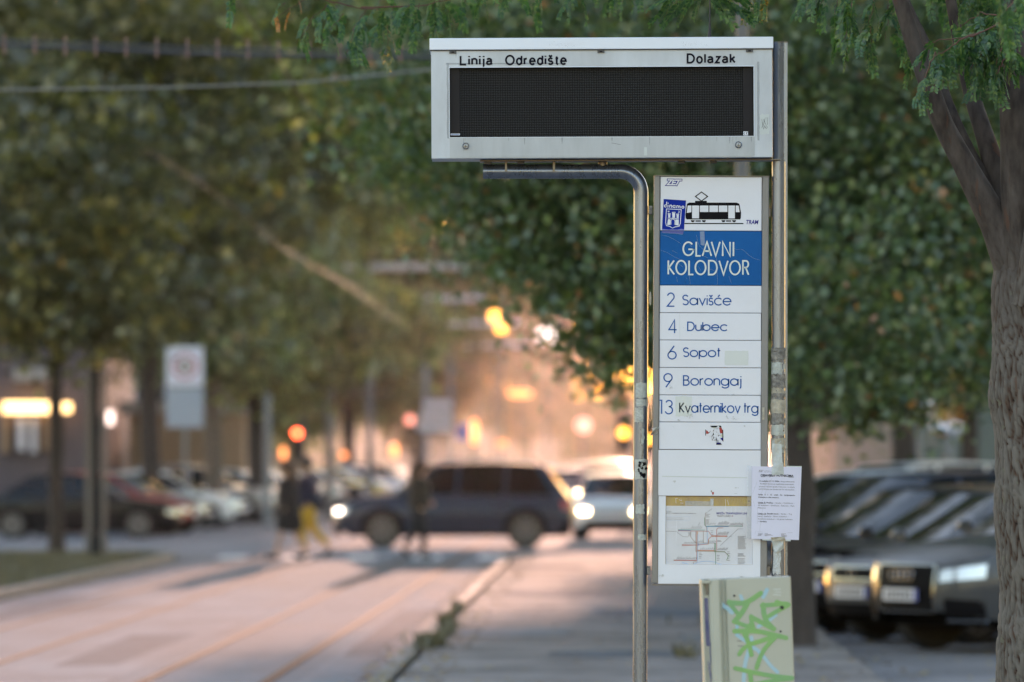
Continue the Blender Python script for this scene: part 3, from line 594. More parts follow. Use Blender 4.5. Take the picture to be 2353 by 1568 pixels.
# antenna
a = MB(); q = S(1629.7, 92); a.tube([(q[0], 23.46, q[2]-.005), (q[0], 23.46, q[2]+.012)], [.011, .009], 12); a.tube([(q[0], 23.46, q[2]+.012), (q[0]+.001, 23.46, q[2]+.05), (q[0]+.001, 23.46, q[2]+.075), (q[0]+.0015, 23.46, q[2]+.28)], [.008, .005, .0032, .0028], 10)
so_('antenna', a, M['dark'], smooth=True)
# bottom plate under the case with bolts
b_ = MB(); rect(b_, 1102, 369.5, 1791, 372.0, BP, -.07, .05); so_('mounting_plate', b_, M['steeld'])
for px in (1121, 1196, 1565, 1638):
    c = MB(); rect(c, px-8, 372.2, px+8, 378, BP, -.05, -.02); bo = so_('mounting_nut', c, M['clip']); bev(bo, .002, 1)
c = MB(); q = S(1385, 377); c.tube([(q[0], 23.5, q[2]-.016), (q[0], 23.5, q[2]+.012)], .019, 14); so_('spigot', c, M['steeld'], smooth=True)
for px in (1162, 1272):
    c = MB(); rect(c, px-2.6, 372, px+2.6, 394, BP, -.035, .0); so_('web_plate', c, M['steeld'])
# bent pipe on the left
R = 16.6*K; zc = S(0, 394.5)[2]; xl = S(1473, 0)[0]; bend = 48*K
pts = [(S(1110, 0)[0], 23.5, zc), (S(1250, 0)[0], 23.5, zc), (xl-bend, 23.5, zc)] + [(xl-bend+bend*math.sin(a), 23.5, zc-bend+bend*math.cos(a)) for a in [math.radians(d) for d in range(8, 91, 8)]]
xb = S(1470, 0)[0]; pts += [(xl, 23.5, zc-bend-.02), (xl*.5+xb*.5, 23.5, 1.6), (xb, 23.5, .12)]
p_ = MB(); p_.tube(pts, R, 36, caps=True); so_('bent_pipe', p_, M['steel'], smooth=True)
p_ = MB(); rect(p_, 1457.4, 434, 1466, 2010, S, .01, .035); so_('backing_strip', p_, M['steeld'])
# right mast: extruded profile with pipe in front
p_ = MB(); xm = S(1790, 0)[0]; zt = S(0, 97.5)[2]
prof = []
for (u, v) in ((-11,-.030),(-4,-.034),(3,-.030),(10.5,-.024),(11,-.018),(13.5,-.018),(14,-.012),(16.5,-.012),(17,-.004),(19.3,-.004),(19.6,.03),(17,.05),(8,.058),(-8,.058),(-13,.05),(-15,.02),(-14,-.018)): prof.append((S(1790+u, 0)[0], v))
p_.loft([[(a, 23.5+b, .12) for a, b in prof], [(a, 23.5+b, zt-.003) for a, b in prof]]); so_('mast', p_, M['steel'])
p_ = MB(); p_.loft([[(xm+(a-xm)*1.04, 23.5+b*1.05, zt-.003) for a, b in prof], [(xm+(a-xm)*1.04, 23.5+b*1.05, zt+.002) for a, b in prof]]); so_('mast_cap', p_, M['steeld'])
p_ = MB(); xf = S(1787.0, 0)[0]; p_.tube([(xf, 23.455, .12), (xf, 23.455, 1.0), (xf+.0015, 23.455, S(0, 373)[2])], 15.2*K, 32); so_('front_pipe', p_, M['steel'], smooth=True)
for px in (1472, 1790):
    p_ = MB(); q = S(px, 0)[0]; p_.box(q-.1, q+.1, 23.40, 23.60, .12, .135, .004); so_('base_plate', p_, M['steeld'])

# route panel: turned clockwise by .27 degrees
PP = rot(1628, 870, -.29)
PF = -.055
pn = MB(); rect(pn, 1500, 407.5, 1755, 1340, PP, PF+.03, PF+.06); so_('panel_back', pn, M['alu'])
for (a, b) in ((1500.2, 1513.6), (1748.0, 1763.6)):
    pn = MB(); rect(pn, a, 407.2, b, 1341, PP, PF-.006, PF+.055); o = so_('side_frame', pn, M['alu']); bev(o, .004, 2)
pn = MB(); rect(pn, 1499.5, 405.6, 1764.5, 407.4, PP, PF-.008, PF+.06); so_('top_frame', pn, M['steeld'])
pn = MB(); rect(pn, 1499.5, 1343.2, 1764.5, 1345.2, PP, PF-.008, PF+.06); so_('bottom_frame', pn, M['steeld'])
def FPn(lift0): return lift_plane(PP, PF-lift0)
L0, R0 = 1514.6, 1747.2
rows = [(408.4, 531.6, 'white'), (532.8, 656.6, 'blue'), (657.8, 719.6, 'white'), (720.8, 782.2, 'white'), (783.4, 845.2, 'white'), (846.4, 908.0, 'white'), (909.2, 970.0, 'white'), (971.2, 1033.2, 'white')]
panels = []
for i, (a, b, c) in enumerate(rows):
    mb = MB(); rect(mb, L0-(.3 if i%2 else 0), a, R0+(.4 if i%3 else -.3), b, PP, PF, PF+.02); o = so_('route_plate', mb, M[c]); bev(o, .0012, 1); panels.append(o)
mb = MB(); rect(mb, 1510.6, 1034.8, 1747.5, 1098, PP, PF-.004, PF+.02); rect(mb, 1511.6, 1098, 1747.5, 1139.5, PP, PF-.004, PF+.02); o = so_('blank_plate', mb, M['white'])
mb = MB()
for (a, b, c, d) in ((1513.8,1140.5,1530.4,1297),(1730.5,1140.5,1748,1297),(1513.8,1297,1748,1341.5)): rect(mb, a, b, c, d, PP, PF-.001, PF+.02)
o = so_('map_frame', mb, M['white'])
mb = MB(); rect(mb, 1530.4, 1141, 1730.5, 1297, PP, PF+.012, PF+.016); mapb = so_('map_backing', mb, M['yellow'])
mb = MB(); rect(mb, 1531.2, 1163, 1730.2, 1296.6, PP, PF+.008, PF+.012); mapp = so_('map_sheet', mb, M['mapp'])

pl = FPn(.0006)
# GLAVNI KOLODVOR, letter by letter, from close study coordinates (CT), placed in the panel's own turned frame
def unrot(px, py):  # picture -> panel frame
    c, s_ = math.cos(math.radians(.29)), math.sin(math.radians(.29)); x, y = px-1628, py-870
    # inverse of rot(.., -.29)
    return (1628 + c*x + s_*y, 870 - s_*x + c*y)
def uT(u, v): return unrot(*CT(u, v))
t = MB(); wd = 22*.16851
for ch, a, b in (('G',365,527),('L',545,628),('A',630,773),('V',752,890),('N',905,1027),('I',1051,1071)):
    (xa, ya), (xb_, yb) = uT(a, 1143), uT(b, 1143); g_ = GL[ch][0]; yb = 590.6
    glyph(t, ch, xa+wd/2, 589.6, (xb_-xa-wd)/max(g_, .3) if ch != 'I' else 1, 36-wd, wd, pl, .0004)
for ch, a, b in (('K',165,268),('O',272,430),('L',447,528),('O',533,695),('D',715,848),('V',857,998),('O',1003,1163),('R',1180,1278)):
    (xa, ya), (xb_, yb) = uT(a, 1400), uT(b, 1400); g_ = GL[ch][0]
    glyph(t, ch, xa+wd/2, 632.4, (xb_-xa-wd)/g_, 35.6-wd, wd, pl, .0004)
lt = so_('lettering', t, M['offw'])
t = MB()
for (txt, num, C, base, cap, nx0, nx1, tx0, tx1, nb, ncap) in (
    ('Savi\u0161\u0107e', '2', C2, 1375, 110, 418, 502, 573, 1072, 1389, 146),
    ('Dubec', '4', C3, 184, 92, 414, 500, 595, 985, 209, 138), ('Sopot', '6', C3, 435, 96, 405, 495, 553, 920, 458, 138),
    ('Borongaj', '9', C3, 710, 102, 366, 456, 555, 1118, 730, 142), ('Kvaternikov trg', '13', C3, 972, 104, 325, 460, 518, 1283, 986, 142)):
    sc_ = .22719 if C is C2 else .23817; t = MB()
    for (s_, a, b, v, cp, gp) in ((num, nx0, nx1, nb, ncap, .26), (txt, tx0, tx1, base, cap, .15)):
        (xa, y), (xb_, y2) = unrot(*C(a, v)), unrot(*C(b, v))
        word(t, s_, xa, xb_, y, cp*sc_, 2.75, pl, .0004, gp)
    so_('route_lettering', t, M['bluet'])
# tram pictogram
def polyT(mb, pts, pl_, lift, C=uT): mb.poly([pl_(*C(u, v), lift) for u, v in pts])
t = MB()
polyT(t, [(430,438),(463,421),(1103,421),(1143,438),(1166,560),(1163,630),(1155,650),(428,650),(413,632),(410,585)], pl, .0004)
polyT(t, [(541,398),(700,398),(700,420.9),(541,420.9)], pl, .0004)
ribbon(t, [uT(628,400), uT(545,338), uT(628,277), uT(711,338), uT(628,400)], 2.1, pl, .0008)
ribbon(t, [uT(397,706), uT(1198,706)], 2.5, pl, .0004)
for cx in (509, 660, 926, 1071): polyT(t, [(cx-27,661)] + [(cx-27*math.cos(math.radians(a)), 661+27*math.sin(math.radians(a))) for a in range(10, 180, 12)] + [(cx+27,661)], pl, .0004)
for (a, b) in ((546,618),(962,1032)): polyT(t, [(a,663),(b,663),(b,680),(a,680)], pl, .0004)
so_('tram_picture', t, M['black'])
t = MB()
polyT(t, [(441,462),(492,462),(490,552),(427,562)], pl, .0010); polyT(t, [(500,462),(596,462),(594,636),(500,636)], pl, .0010)
for (a, b) in ((606,723),(735,852),(863,980)): polyT(t, [(a,462),(b,462),(b,549),(a,549)], pl, .0010)
polyT(t, [(992,462),(1082,462),(1082,637),(992,637)], pl, .0010); polyT(t, [(1093,462),(1134,462),(1148,551),(1093,551)], pl, .0010)
so_('tram_windows', t, M['white'])
t = MB(); (xa, ya), (xb_, yb) = uT(1236, 714), uT(1404, 714); text(t, 'TRAM', xa, xb_, ya, 9.6, pl, .0004, bold=.02, shear=.22); so_('tram_lettering', t, M['navy'])
def zet(u0, u1, v0, v1, C, pl_, m1, m2, parent, off, lift=.0004):
    """slanted three letter emblem: outline and inner letters"""
    W_, H_ = u1-u0, v1-v0
    def q(x, y): return C(u0 + W_*x + W_*.12*(1-y) - W_*.0, v0 + H_*y)
    lets = [[(.06,.12),(.30,.12),(.12,.84),(.34,.84)], [(.62,.16),(.40,.16),(.40,.84),(.60,.84)], [(.40,.5),(.58,.5)], [(.60,.14),(.90,.14)], [(.76,.14),(.68,.88)]]
    s_ = abs(C(u0, v1)[1] - C(u0, v0)[1])
    a = MB(); b = MB()
    for k, l in enumerate(lets):
        pp = [q(x, y) for x, y in l]; ribbon(a, pp, s_*.40, pl_, lift+k*1e-5, cap=s_*.16); ribbon(b, pp, s_*.20, pl_, lift+.0006+k*1e-5, cap=s_*.07)
    oa = a.obj('emblem_outline', m1, parent, off=off); ob = b.obj('emblem_letters', m2, parent, off=off)
zet(136, 352, 102, 192, uT, pl, M['navy'], M['white'], sign, SO)
# wear on the panel
t = MB()
for pts_ in ([(1160,1056),(1185,1060),(1225,1090),(1275,1140),(1340,1180),(1420,1203)], [(1075,1045),(1105,1060),(1150,1058)], [(820,1150),(838,1220),(835,1330),(845,1440),(842,1540)], [(455,1400),(470,1470),(474,1535)],
             [(1000,1420),(1020,1480),(1035,1520)], [(560,860),(572,940),(600,1010),(650,1060)], [(65,1065),(160,1100),(260,1160),(340,1195)], [(80,862),(170,880),(270,930),(345,980)], [(225,1070),(300,1110)],
             [(318,1250),(378,1300)], [(585,1290),(620,1345)], [(465,985),(498,1030)], [(285,1430),(300,1500)], [(80,833),(240,838),(372,852)], [(660,1150),(720,1175)], [(420,1440),(428,1460)], [(740,1330),(805,1345)]):
    ribbon(t, [uT(*p) for p in pts_], .38, pl, .0009)
so_('scratches', t, mat('scratch', (.24,.38,.58), .5))
tp = MB(); tp.poly([pl(*uT(u, v), .0014) for u, v in ((605,812),(668,812),(672,1000),(655,1006),(618,996))]); so_('clear_tape', tp, mat('clear_tape', (.35,.48,.68), .3, alpha=.55, bump=.8, bscale=80))
def resid(spots, name, m, pl_, seed=0):
    t = MB()
    for i, (C, u, v, rx, ry, n) in enumerate(spots):
        c = C(u, v); blot(t, *unrot(*c), rx, ry, n, pl_, .3, 1.3, seed+i, lift=.0006)
    so_(name, t, m)
resid([(C3,620,1000,9,5,26),(C3,980,1015,4,4,16),(C3,1050,1025,9,4,22),(C3,515,1040,5,2,12),(C3,435,725,4,5,14),(C3,1148,1098,2,2.6,10),(C3,1040,795,6,2,12),(C4,497,372,4,4,16),(C4,370,1320,8,3.5,26),(C4,1172,1332,8,3.5,30),(C4,1118,492,6,1.4,8),(C4,1120,432,4,3,10)], 'glue_spots', M['residue'], FPn(.0048))
fp_ = mat('faded_patch', (.62,.68,.68), .5); t = MB(); torn(t, *unrot(*C3(958, 374)), *unrot(*C3(1184, 510)), pl, seed=9, j=.5, lift=.0005); so_('faded_patch', t, fp_); t = MB(); torn(t, *unrot(*C3(485, 812)), *unrot(*C3(640, 1005)), pl, seed=12, j=1.2, lift=.0004); so_('faded_patch', t, fp_)
t = MB(); ribbon(t, [unrot(*C3(524, 14)), unrot(*C3(525, 268))], .5, pl, .0005); ribbon(t, [unrot(*C4(370, 318)), unrot(*C4(1230, 333))], 1.6, FPn(.0046), .0004); so_('foil_edge', t, M['ghost'])
t = MB()
for i in range(12):
    rr = random.Random(i); c = unrot(*C3(rr.uniform(330, 1290), rr.uniform(20, 1300))); blot(t, *c, 1, 1, 2, pl, .2, .5, i)
so_('dirt_dots', t, M['grey'])

# the network map print
uM = lambda u, v: unrot(*CM(u, v)); mp_ = FPn(-.0078)
def lines(name, m, segs, wd=.8, lift=.0004):
    t = MB()
    for s_ in segs: ribbon(t, [uM(*p) for p in s_], wd*1.35, mp_, lift)
    return so_(name, t, m)
lines('map_line', M['m_teal'], [[(850,655),(1475,652)], [(390,716),(840,722)], [(1000,650),(1475,657)]], 1.1); lines('map_line', M['m_lb'], [[(720,790),(714,1250)], [(880,660),(878,930)], [(715,965),(890,944)], [(650,1300),(720,1270),(800,1252),(900,1248),(1000,1262),(1130,1312)], [(455,1265),(480,1280),(520,1285),(555,1305)]], 1.3, .0006)
lines('map_line', M['m_red'], [[(390,735),(900,742),(950,815),(1215,820)], [(700,745),(700,1240),(315,1236)], [(1215,832),(945,832),(895,880),(893,960),(720,975),(455,985)], [(455,968),(700,975)], [(315,1228),(690,1232)], [(1150,686),(1060,686),(1038,712),(1040,1065),(700,1062)]], .9, .0008)
lines('map_line', M['m_org'], [[(712,750),(708,1070),(1000,1072)], [(950,822),(1215,826)], [(900,885),(898,955)]], 1.6, .00035); lines('map_line', M['m_blue'], [[(860,664),(1240,664)], [(730,950),(730,985)], [(820,940),(1015,940)], [(390,726),(600,728)]], .9, .001)
lines('map_line', M['m_grn'], [[(1005,940),(1003,1090),(1170,1092),(1240,1150),(1205,1235)], [(1020,940),(1020,1310)], [(835,510),(835,630),(850,655)]], 1.0, .0011); lines('map_line', M['m_brn'], [[(603,740),(600,840),(682,940),(1020,942)], [(682,740),(682,1080),(1175,1085),(1225,1150)], [(812,740),(812,940)], [(847,430),(843,520),(846,640),(870,690),(870,760)], [(645,1310),(645,1262),(710,1262)], [(555,820),(605,820)], [(1475,640),(1475,668)], [(390,710),(390,745)], [(1215,812),(1215,845)], [(455,960),(455,992)], [(315,1218),(315,1246)]], .7, .0013)
hs = []
for (x_0, x_1, y_, n_, h_) in ((1060,1220,630,9,60),(1260,1470,636,12,40),(930,1000,628,3,28),(440,560,708,4,34),(600,760,706,6,56),(1050,1210,802,9,52),(490,680,952,8,32),(360,680,1218,14,44),(760,980,1052,8,32),(1050,1200,1064,9,44),(730,800,926,4,30),(905,1010,926,5,32),(725,815,640,1,75)):
    rr = random.Random(int(x_0));
    for k in range(n_): q = x_0 + (x_1-x_0)*k/max(1, n_-1 if n_ > 1 else 1); h = h_*rr.uniform(.6, 1.1); hs.append([(q, y_), (q+h*.72, y_-h)])
lines('map_stop_names', M['grey'], hs, .55, .0009)
hs = []
for (x_0, y_0, y_1, n_, w_) in ((855,455,500,3,75),(855,548,622,5,80),(740,1112,1195,4,60),(1040,1150,1232,4,60),(1395,828,1040,14,150),(1395,1118,1165,4,130),(1395,1205,1310,6,150),(1215,1090,1235,6,60),(1050,900,915,2,80),(935,735,800,3,50),(560,765,800,3,45)):
    for k in range(n_): v = y_0 + (y_1-y_0)*k/max(1, n_-1); rr = random.Random(int(v+x_0)); hs.append([(x_0, v), (x_0+w_*rr.uniform(.6, 1), v)])
lines('map_legend', M['lgrey'], hs, .7, .0007)
lines('map_dashes', M['lgrey'], [[(150,742),(365,745)],[(365,755),(470,835),(560,838)],[(855,440),(880,418)],[(890,410),(960,362)],[(1480,702),(1400,702),(1100,985)],[(1250,832),(1300,830)]], .5, .0006)
t = MB(); a, b = uM(1037,455), uM(1552,458); text(t, 'MRE\u017dA TRAMVAJSKIH LINI', a[0], b[0], a[1], 4.6, mp_, .0008, bold=.02)
a, b = uM(1395,793), uM(1540,793)
for v_, tx_ in ((905,'a'),):
    pass
so_('map_title', t, M['navy'])
t = MB(); a, b = uM(1040,500), uM(1275,500); text(t, 'TRAM LINES', a[0], b[0], a[1], 4.2, mp_, .0008); a, b = uM(275,445), uM(690,445); text(t, 'ZAGREBA\u010cKI ELEKTRI\u010cNI TRAMVAJ d.o.o.', a[0], b[0], a[1], 1.9, mp_, .0008, bold=.02)
a, b = uM(195,522), uM(460,524); text(t, 'Podr\u0161ka korisnicima 072 500 400', a[0], b[0], a[1], 1.5, mp_, .0008); a, b = uM(195,548), uM(490,550); text(t, 'www.zet.hr   e-mail: javnost@zet.hr', a[0], b[0], a[1], 1.5, mp_, .0008)
so_('map_subtitle', t, M['grey'])
t = MB(); ribbon(t, [uM(*p) for p in ((183,487),(582,492),(582,562),(183,558),(183,487))], .4, mp_, .0008); so_('map_box', t, M['m_lb'])
t = MB(); polyT(t, [(1293,475),(1313,475),(1313,495),(1293,495)], mp_, .0008, uM); so_('map_square', t, M['m_pur'])
zet(186, 262, 403, 442, uM, mp_, M['black'], M['white'], sign, SO)
tp = MB(); torn(tp, *uM(505, 232), *uM(935, 312), FPn(-.0115), seed=4, j=.5, lift=.0006); so_('old_tape', tp, M['tapec'])
tp = MB(); torn(tp, *uM(930, 190), *uM(985, 312), FPn(-.0115), seed=5, j=.6, lift=.0005); so_('old_tape', tp, M['residue'])
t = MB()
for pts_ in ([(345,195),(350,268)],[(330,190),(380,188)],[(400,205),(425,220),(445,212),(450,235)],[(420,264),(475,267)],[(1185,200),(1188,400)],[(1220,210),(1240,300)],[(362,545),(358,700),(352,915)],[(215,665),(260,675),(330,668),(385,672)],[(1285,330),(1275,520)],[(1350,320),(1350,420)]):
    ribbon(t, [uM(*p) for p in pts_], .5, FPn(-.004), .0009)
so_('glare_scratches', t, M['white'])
gl = MB(); rect(gl, 1531, 1141.5, 1730.2, 1296.5, PP, PF+.003, PF+.0035); so_('map_glazing', gl, mat('clear_glazing', (.9,.92,.95), .08, alpha=.06))
# hinges between panel and poles
for (px, py) in ((1495.5, 484), (1491, 1311), (1766.5, 489), (1765.5, 1312)):
    h = MB(); rect(h, px-5, py-10, px+3.5 if px < 1600 else px+4, py+10, S, -.03, .0); o = so_('hinge', h, M['tapeg'] if px < 1600 else M['steeld']); bev(o, .0015, 1)
h = MB(); q = S(1494, 687); h.ell((q[0], 23.46, q[2]), (.006, .01, .03), 10, 8); so_('tape_lump', h, M['tapec'], smooth=True)
# tape wound round the poles
def wrap(cx, y0_, y1_, rpx, m, seed, yc=23.455, nz=.10, name='tape_wrap'):
    mb = MB(); x = S(cx, 0)[0]; za, zb_ = S(0, y1_)[2], S(0, y0_)[2]; n_ = max(3, int((y1_-y0_)/3)); r_ = random.Random(seed)
    rings = []; N = 36
    for i in range(n_+1):
        z = za + (zb_-za)*i/n_; ring_ = []
        for k in range(N):
            a = 2*math.pi*k/N; d = Vector((math.cos(a), math.sin(a), 0)); q = rpx*K*(1 + nz*noise.noise(Vector((d.x*2.2+seed, d.y*2.2, z*70)))) 
            ez = (.006*noise.noise(Vector((d.x*3+seed*3, d.y*3, 0))) if i in (0, n_) else 0)
            ring_.append((x+d.x*q, yc+d.y*q, z+ez))
        rings.append(ring_)
    mb.loft(rings, True, True); return so_(name, mb, m, smooth=True)
for i, (a, b, r_, mm) in enumerate(((793,801,14.0,'tapeg'),(801,828,16.6,'tapeg'),(829,833,15.5,'tapeg'),(834,860,15.8,'tape'),(861,892,16.4,'tapeg'),(892,905,15.7,'tapec'),(905,919,16.2,'tapeg'),(919,951,16.9,'tapec'),(952,976,16.2,'tapeg'),(978,1001,16.0,'tape'),(1008,1034,16.8,'tapec'),(1010,1040,16.3,'tape'))):
    wrap(1787-(.4 if i > 6 else 0), a, b, r_, M[mm], i+1)
for i, (y_a, y_b, mm) in enumerate(((880,913,'tape'),(918,935,'tape'))): pass
def patch(cx, rpx, yc, a0, a1, py0, py1, m, seed, name, parent=sign, j=3.0, lift=.0012):
    """a torn patch lying on a round pole, angles measured from the front (0), + to the right"""
    mb = MB(); x = S(cx, 0)[0]; r_ = rpx*K + lift; nu, nv = 14, 12
    def fn(u, v):
        e0 = noise.noise(Vector((v*4, seed*1.7, 0)))*12; e1 = noise.noise(Vector((v*4, seed*1.7, 9)))*12
        a = math.radians((a0+e0)*(1-u)+(a1+e1)*u); t0 = noise.noise(Vector((u*4, seed*2.1, 3)))*j; t1 = noise.noise(Vector((u*4, seed*2.1, 7)))*j
        z = S(0, (py0+t0)*(1-v)+(py1+t1)*v)[2]; q = r_ + .0008*noise.noise(Vector((u*9, v*9, seed)))
        return (x+math.sin(a)*q, yc-math.cos(a)*q, z)
    mb.grid(fn, nu, nv); return so_(name, mb, m, parent, True)
patch(1472.2, 16.6, 23.5, -42, 60, 880, 914, M['tape'], 1, 'tape_patch'); patch(1472, 16.6, 23.5, -38, 70, 918, 934, M['tape'], 2, 'tape_patch', lift=.0018); patch(1472, 16.6, 23.5, -55, 20, 936, 970, M['tape'], 3, 'tape_patch')
patch(1471.8, 16.6, 23.5, 10, 30, 985, 1020, M['tape'], 4, 'tape_patch', j=5); patch(1471.5, 16.6, 23.5, -40, 30, 1160, 1180, M['tape'], 6, 'tape_patch'); patch(1471.3, 16.6, 23.5, -20, 50, 1228, 1242, M['tape'], 7, 'tape_patch')
patch(1787, 15.2, 23.455, -60, 55, 1240, 1262, M['tape'], 8, 'tape_patch', j=6); patch(1787, 15.2, 23.455, -50, 20, 1262, 1318, M['residue'], 9, 'tape_patch', j=6)
for i in range(8): patch(1787, 15.2, 23.455, random.uniform(-60,-10), random.uniform(0,50), 860+i*58, 866+i*58+random.uniform(0,8), M['residue'], 20+i, 'tape_patch', j=3, lift=.0006)
sv = MB(); (a, b) = C3(322, 1060); sv.grid(lambda u, v: S(1497+u*16+v*-2+2*math.sin(v*5), 985-u*4+v*17, -.064-.012*math.sin(u*3+v*4)), 8, 8); so_('peeling_tape', sv, M['tape'], smooth=True)
sv = MB(); sv.grid(lambda u, v: S(1750+u*5, 937+v*28, -.063-.003*math.sin(v*3)), 4, 6); so_('peeling_tape', sv, M['tapec'], smooth=True)

# stickers
st = empty('sticker', S(1547, 500, PF), 'blue sticker with white castle shield, overlapping the tram picture', 'sticker'); stO = nega(st)
t = MB(); t.poly([pl(*uT(u, v), .0014) for u, v in ((113,372),(417,393),(389,803),(90,800))]); t.obj('foil', M['stick'], st, off=stO)
t = MB(); cr = [(92,800),(90,778),(130,783),(180,789),(240,786),(300,790),(350,778),(390,784),(389,803)]; t.poly([pl(*uT(u, v), .0018) for u, v in cr]); t.obj('torn_edge', mat('faded_blue', (.16,.20,.5), .5), st, off=stO)
t = MB(); t.poly([pl(*uT(u, v), .0004) for u, v in ((90,808),(388,808),(376,850),(85,832))]); t.obj('foil_tail', mat('deep_blue_tail', (.02,.06,.32), .35), st, off=stO)
sh = MB(); LZ = .002
ribbon(sh, [uT(*p) for p in ((150,507),(352,517),(340,700),(325,742),(270,752),(233,768),(195,745),(150,735),(140,690),(150,507))], 1.5, pl, LZ)
for seg in (((168,632),(320,640)),): ribbon(sh, [uT(*p) for p in seg], 1.5, pl, LZ)
for (cx, a, b, c, w1) in ((189,568,580,625,26),(249,550,564,628,34),(304,574,586,632,26)):
    sh.poly([pl(*uT(u, v), LZ) for u, v in ((cx-w1*.6,a+14),(cx+w1*.6,a+14),(cx+w1*.5,c),(cx-w1*.5,c))])
    for k in (-1, 0, 1): sh.poly([pl(*uT(u, v), LZ) for u, v in ((cx+k*w1*.5-5,a-2),(cx+k*w1*.5+5,a-2),(cx+k*w1*.5+5,a+13),(cx+k*w1*.5-5,a+13))])
sh.poly([pl(*uT(u, v), LZ) for u, v in ((172,645),(205,647),(205,724),(160,728))]); sh.poly([pl(*uT(u, v), LZ) for u, v in ((272,650),(318,650),(318,735),(272,726))])
ribbon(sh, [uT(212,722), uT(212,665), uT(222,650), uT(240,645), uT(256,652), uT(266,668), uT(266,724)], 1.4, pl, LZ)
for k in range(6): a = k*math.pi/6*2; ribbon(sh, [uT(180,542), uT(180+15*math.cos(a), 542+15*math.sin(a))], .8, pl, LZ)
ribbon(sh, [uT(*p) for p in arc(312, 548, 13, 15, -80, 110, 10)], 1.3, pl, LZ)
sh.obj('castle_shield', M['white'], st, off=stO)
sh = MB()
wds = [[(155,412),(150,480)], [(x, y) for x, y in arc(137,468,14,15,0,360,14)], [(172,455),(170,487)], [(174,426),(173,434)], [(195,487),(197,458),(215,455),(224,464),(222,490)], arc(254,474,15,14,0,360,14), [(270,460),(269,492)],
       [(290,494),(291,466),(306,463),(314,472),(313,495)], [(314,475),(328,467),(338,475),(336,498)], arc(374,484,15,15,0,360,14)]
for l in wds: ribbon(sh, [uT(*p) for p in l], 1.9, pl, LZ, cap=.5)
sh.obj('lettering', M['white'], st, off=stO)

def uS(u, v): return unrot(*CS(u, v))
sk = empty('sticker', S(1641, 1000, PF), 'torn black, red and blue sticker on the white plate below the routes', 'sticker'); skO = nega(sk)
def pS(m, polys, nm, lift=.0006):
    t = MB()
    for k, p in enumerate(polys): t.poly([pl(*uS(u, v), lift) for u, v in p])
    t.obj(nm, m, sk, off=skO)
pS(M['black'], [[(820,358),(1250,350),(1290,380),(1285,430),(1205,420),(1190,370),(1080,425),(885,425)], [(615,510),(645,530),(645,765),(620,770)], [(1330,515),(1365,530),(1375,1025),(1330,980)], [(960,620),(1030,745),(1050,960),(900,960),(890,780),(930,740)], [(1085,1060),(1255,1060),(1310,1148),(1070,1148)], [(1160,750),(1245,735),(1250,760),(1165,800)], [(870,965),(1180,958),(1190,1050),(1180,970)], [(835,560),(800,620),(730,622),(738,640),(790,630),(730,750),(745,752),(840,600)], [(1100,570),(1120,640),(1098,645)], [(830,475),(970,478),(980,560),(940,600),(960,490)], [(1060,965),(1170,960),(1180,1055),(1065,1045)]], 'black_print')
pS(M['red'], [[(655,540),(725,580),(735,625),(785,630),(745,690),(655,690)], [(1195,450),(1290,425),(1330,530),(1335,672),(1245,675)]], 'red_print', .0008)
pS(M['navy'], [[(1262,860),(1335,860),(1335,975),(1262,915)], [(1095,1065),(1250,1065),(1275,1095),(1100,1100)]], 'blue_print', .0009)
pS(mat('cream_print', (.55,.58,.42), .5), [[(930,430),(1045,430),(1020,500),(975,470)], [(1270,715),(1335,715),(1335,810),(1270,810)]], 'cream_print', .0008)
t = MB()
for l in ([(860,490),(955,490),(760,745),(900,745)], [(1190,380),(1110,440),(1040,520),(990,600)], [(985,600),(1080,960)], [(1110,440),(1160,560),(1215,740)], [(1060,690),(1180,690)], [(1090,950),(1090,800),(1150,930),(1210,800),(1215,950)]): ribbon(t, [uS(*p) for p in l], 3.6, pl, .0011)
ribbon(t, [uS(*p) for p in arc(975, 855, 45, 85, 0, 360, 16)], 2.6, pl, .0012)
for k, l in enumerate(([(1045,1045),(1045,985),(1065,1020),(1085,985),(1085,1045)], [(1110,1045),(1110,985),(1140,1045),(1140,985)], [(1165,1045),(1165,985)])): ribbon(t, [uS(*p) for p in l], .9, pl, .0012)
t.obj('torn_white', M['white'], sk, off=skO)

fg = empty('sticker', S(1633.5, 1132, PF), 'tiny sticker of a bearded figure with raised hands, above the map', 'sticker'); fO = nega(fg); pf = FPn(.0046)
for nm, m_, ps in (('robe', M['white'], [(905,88),(925,85),(935,75),(960,75),(975,85),(985,118),(935,128),(915,115)]), ('cloak', M['red'], [(952,80),(972,82),(990,78),(985,118),(965,126)]), ('head', M['m_brn'], [(938,58),(946,50),(956,56),(957,80),(938,78)])):
    t = MB(); t.poly([pf(*uM(u, v), {'robe':.0004,'cloak':.0007,'head':.0009}[nm]) for u, v in ps]); t.obj(nm, m_, fg, off=fO)
ps_ = empty('sticker', S(1471, 1077), 'torn black and white sticker wrapped round the left bent pipe', 'sticker')
def ppatch(a0, a1, p0, p1, m, seed, nm, lift, j=3):
    o = patch(1471.6, 16.6, 23.5, a0, a1, p0, p1, m, seed, nm, ps_, j=j, lift=lift); o.location = nega(ps_)
ppatch(-50, 72, 1056, 1101, M['tape'], 31, 'foil', .0012)
rr = random.Random(3)
for i in range(13):
    a = rr.uniform(-42, 50); y_ = rr.uniform(1060, 1092); ppatch(a, a+rr.uniform(8, 22), y_, y_+rr.uniform(3, 10), M['black'], 40+i, 'print', .0018, j=4)

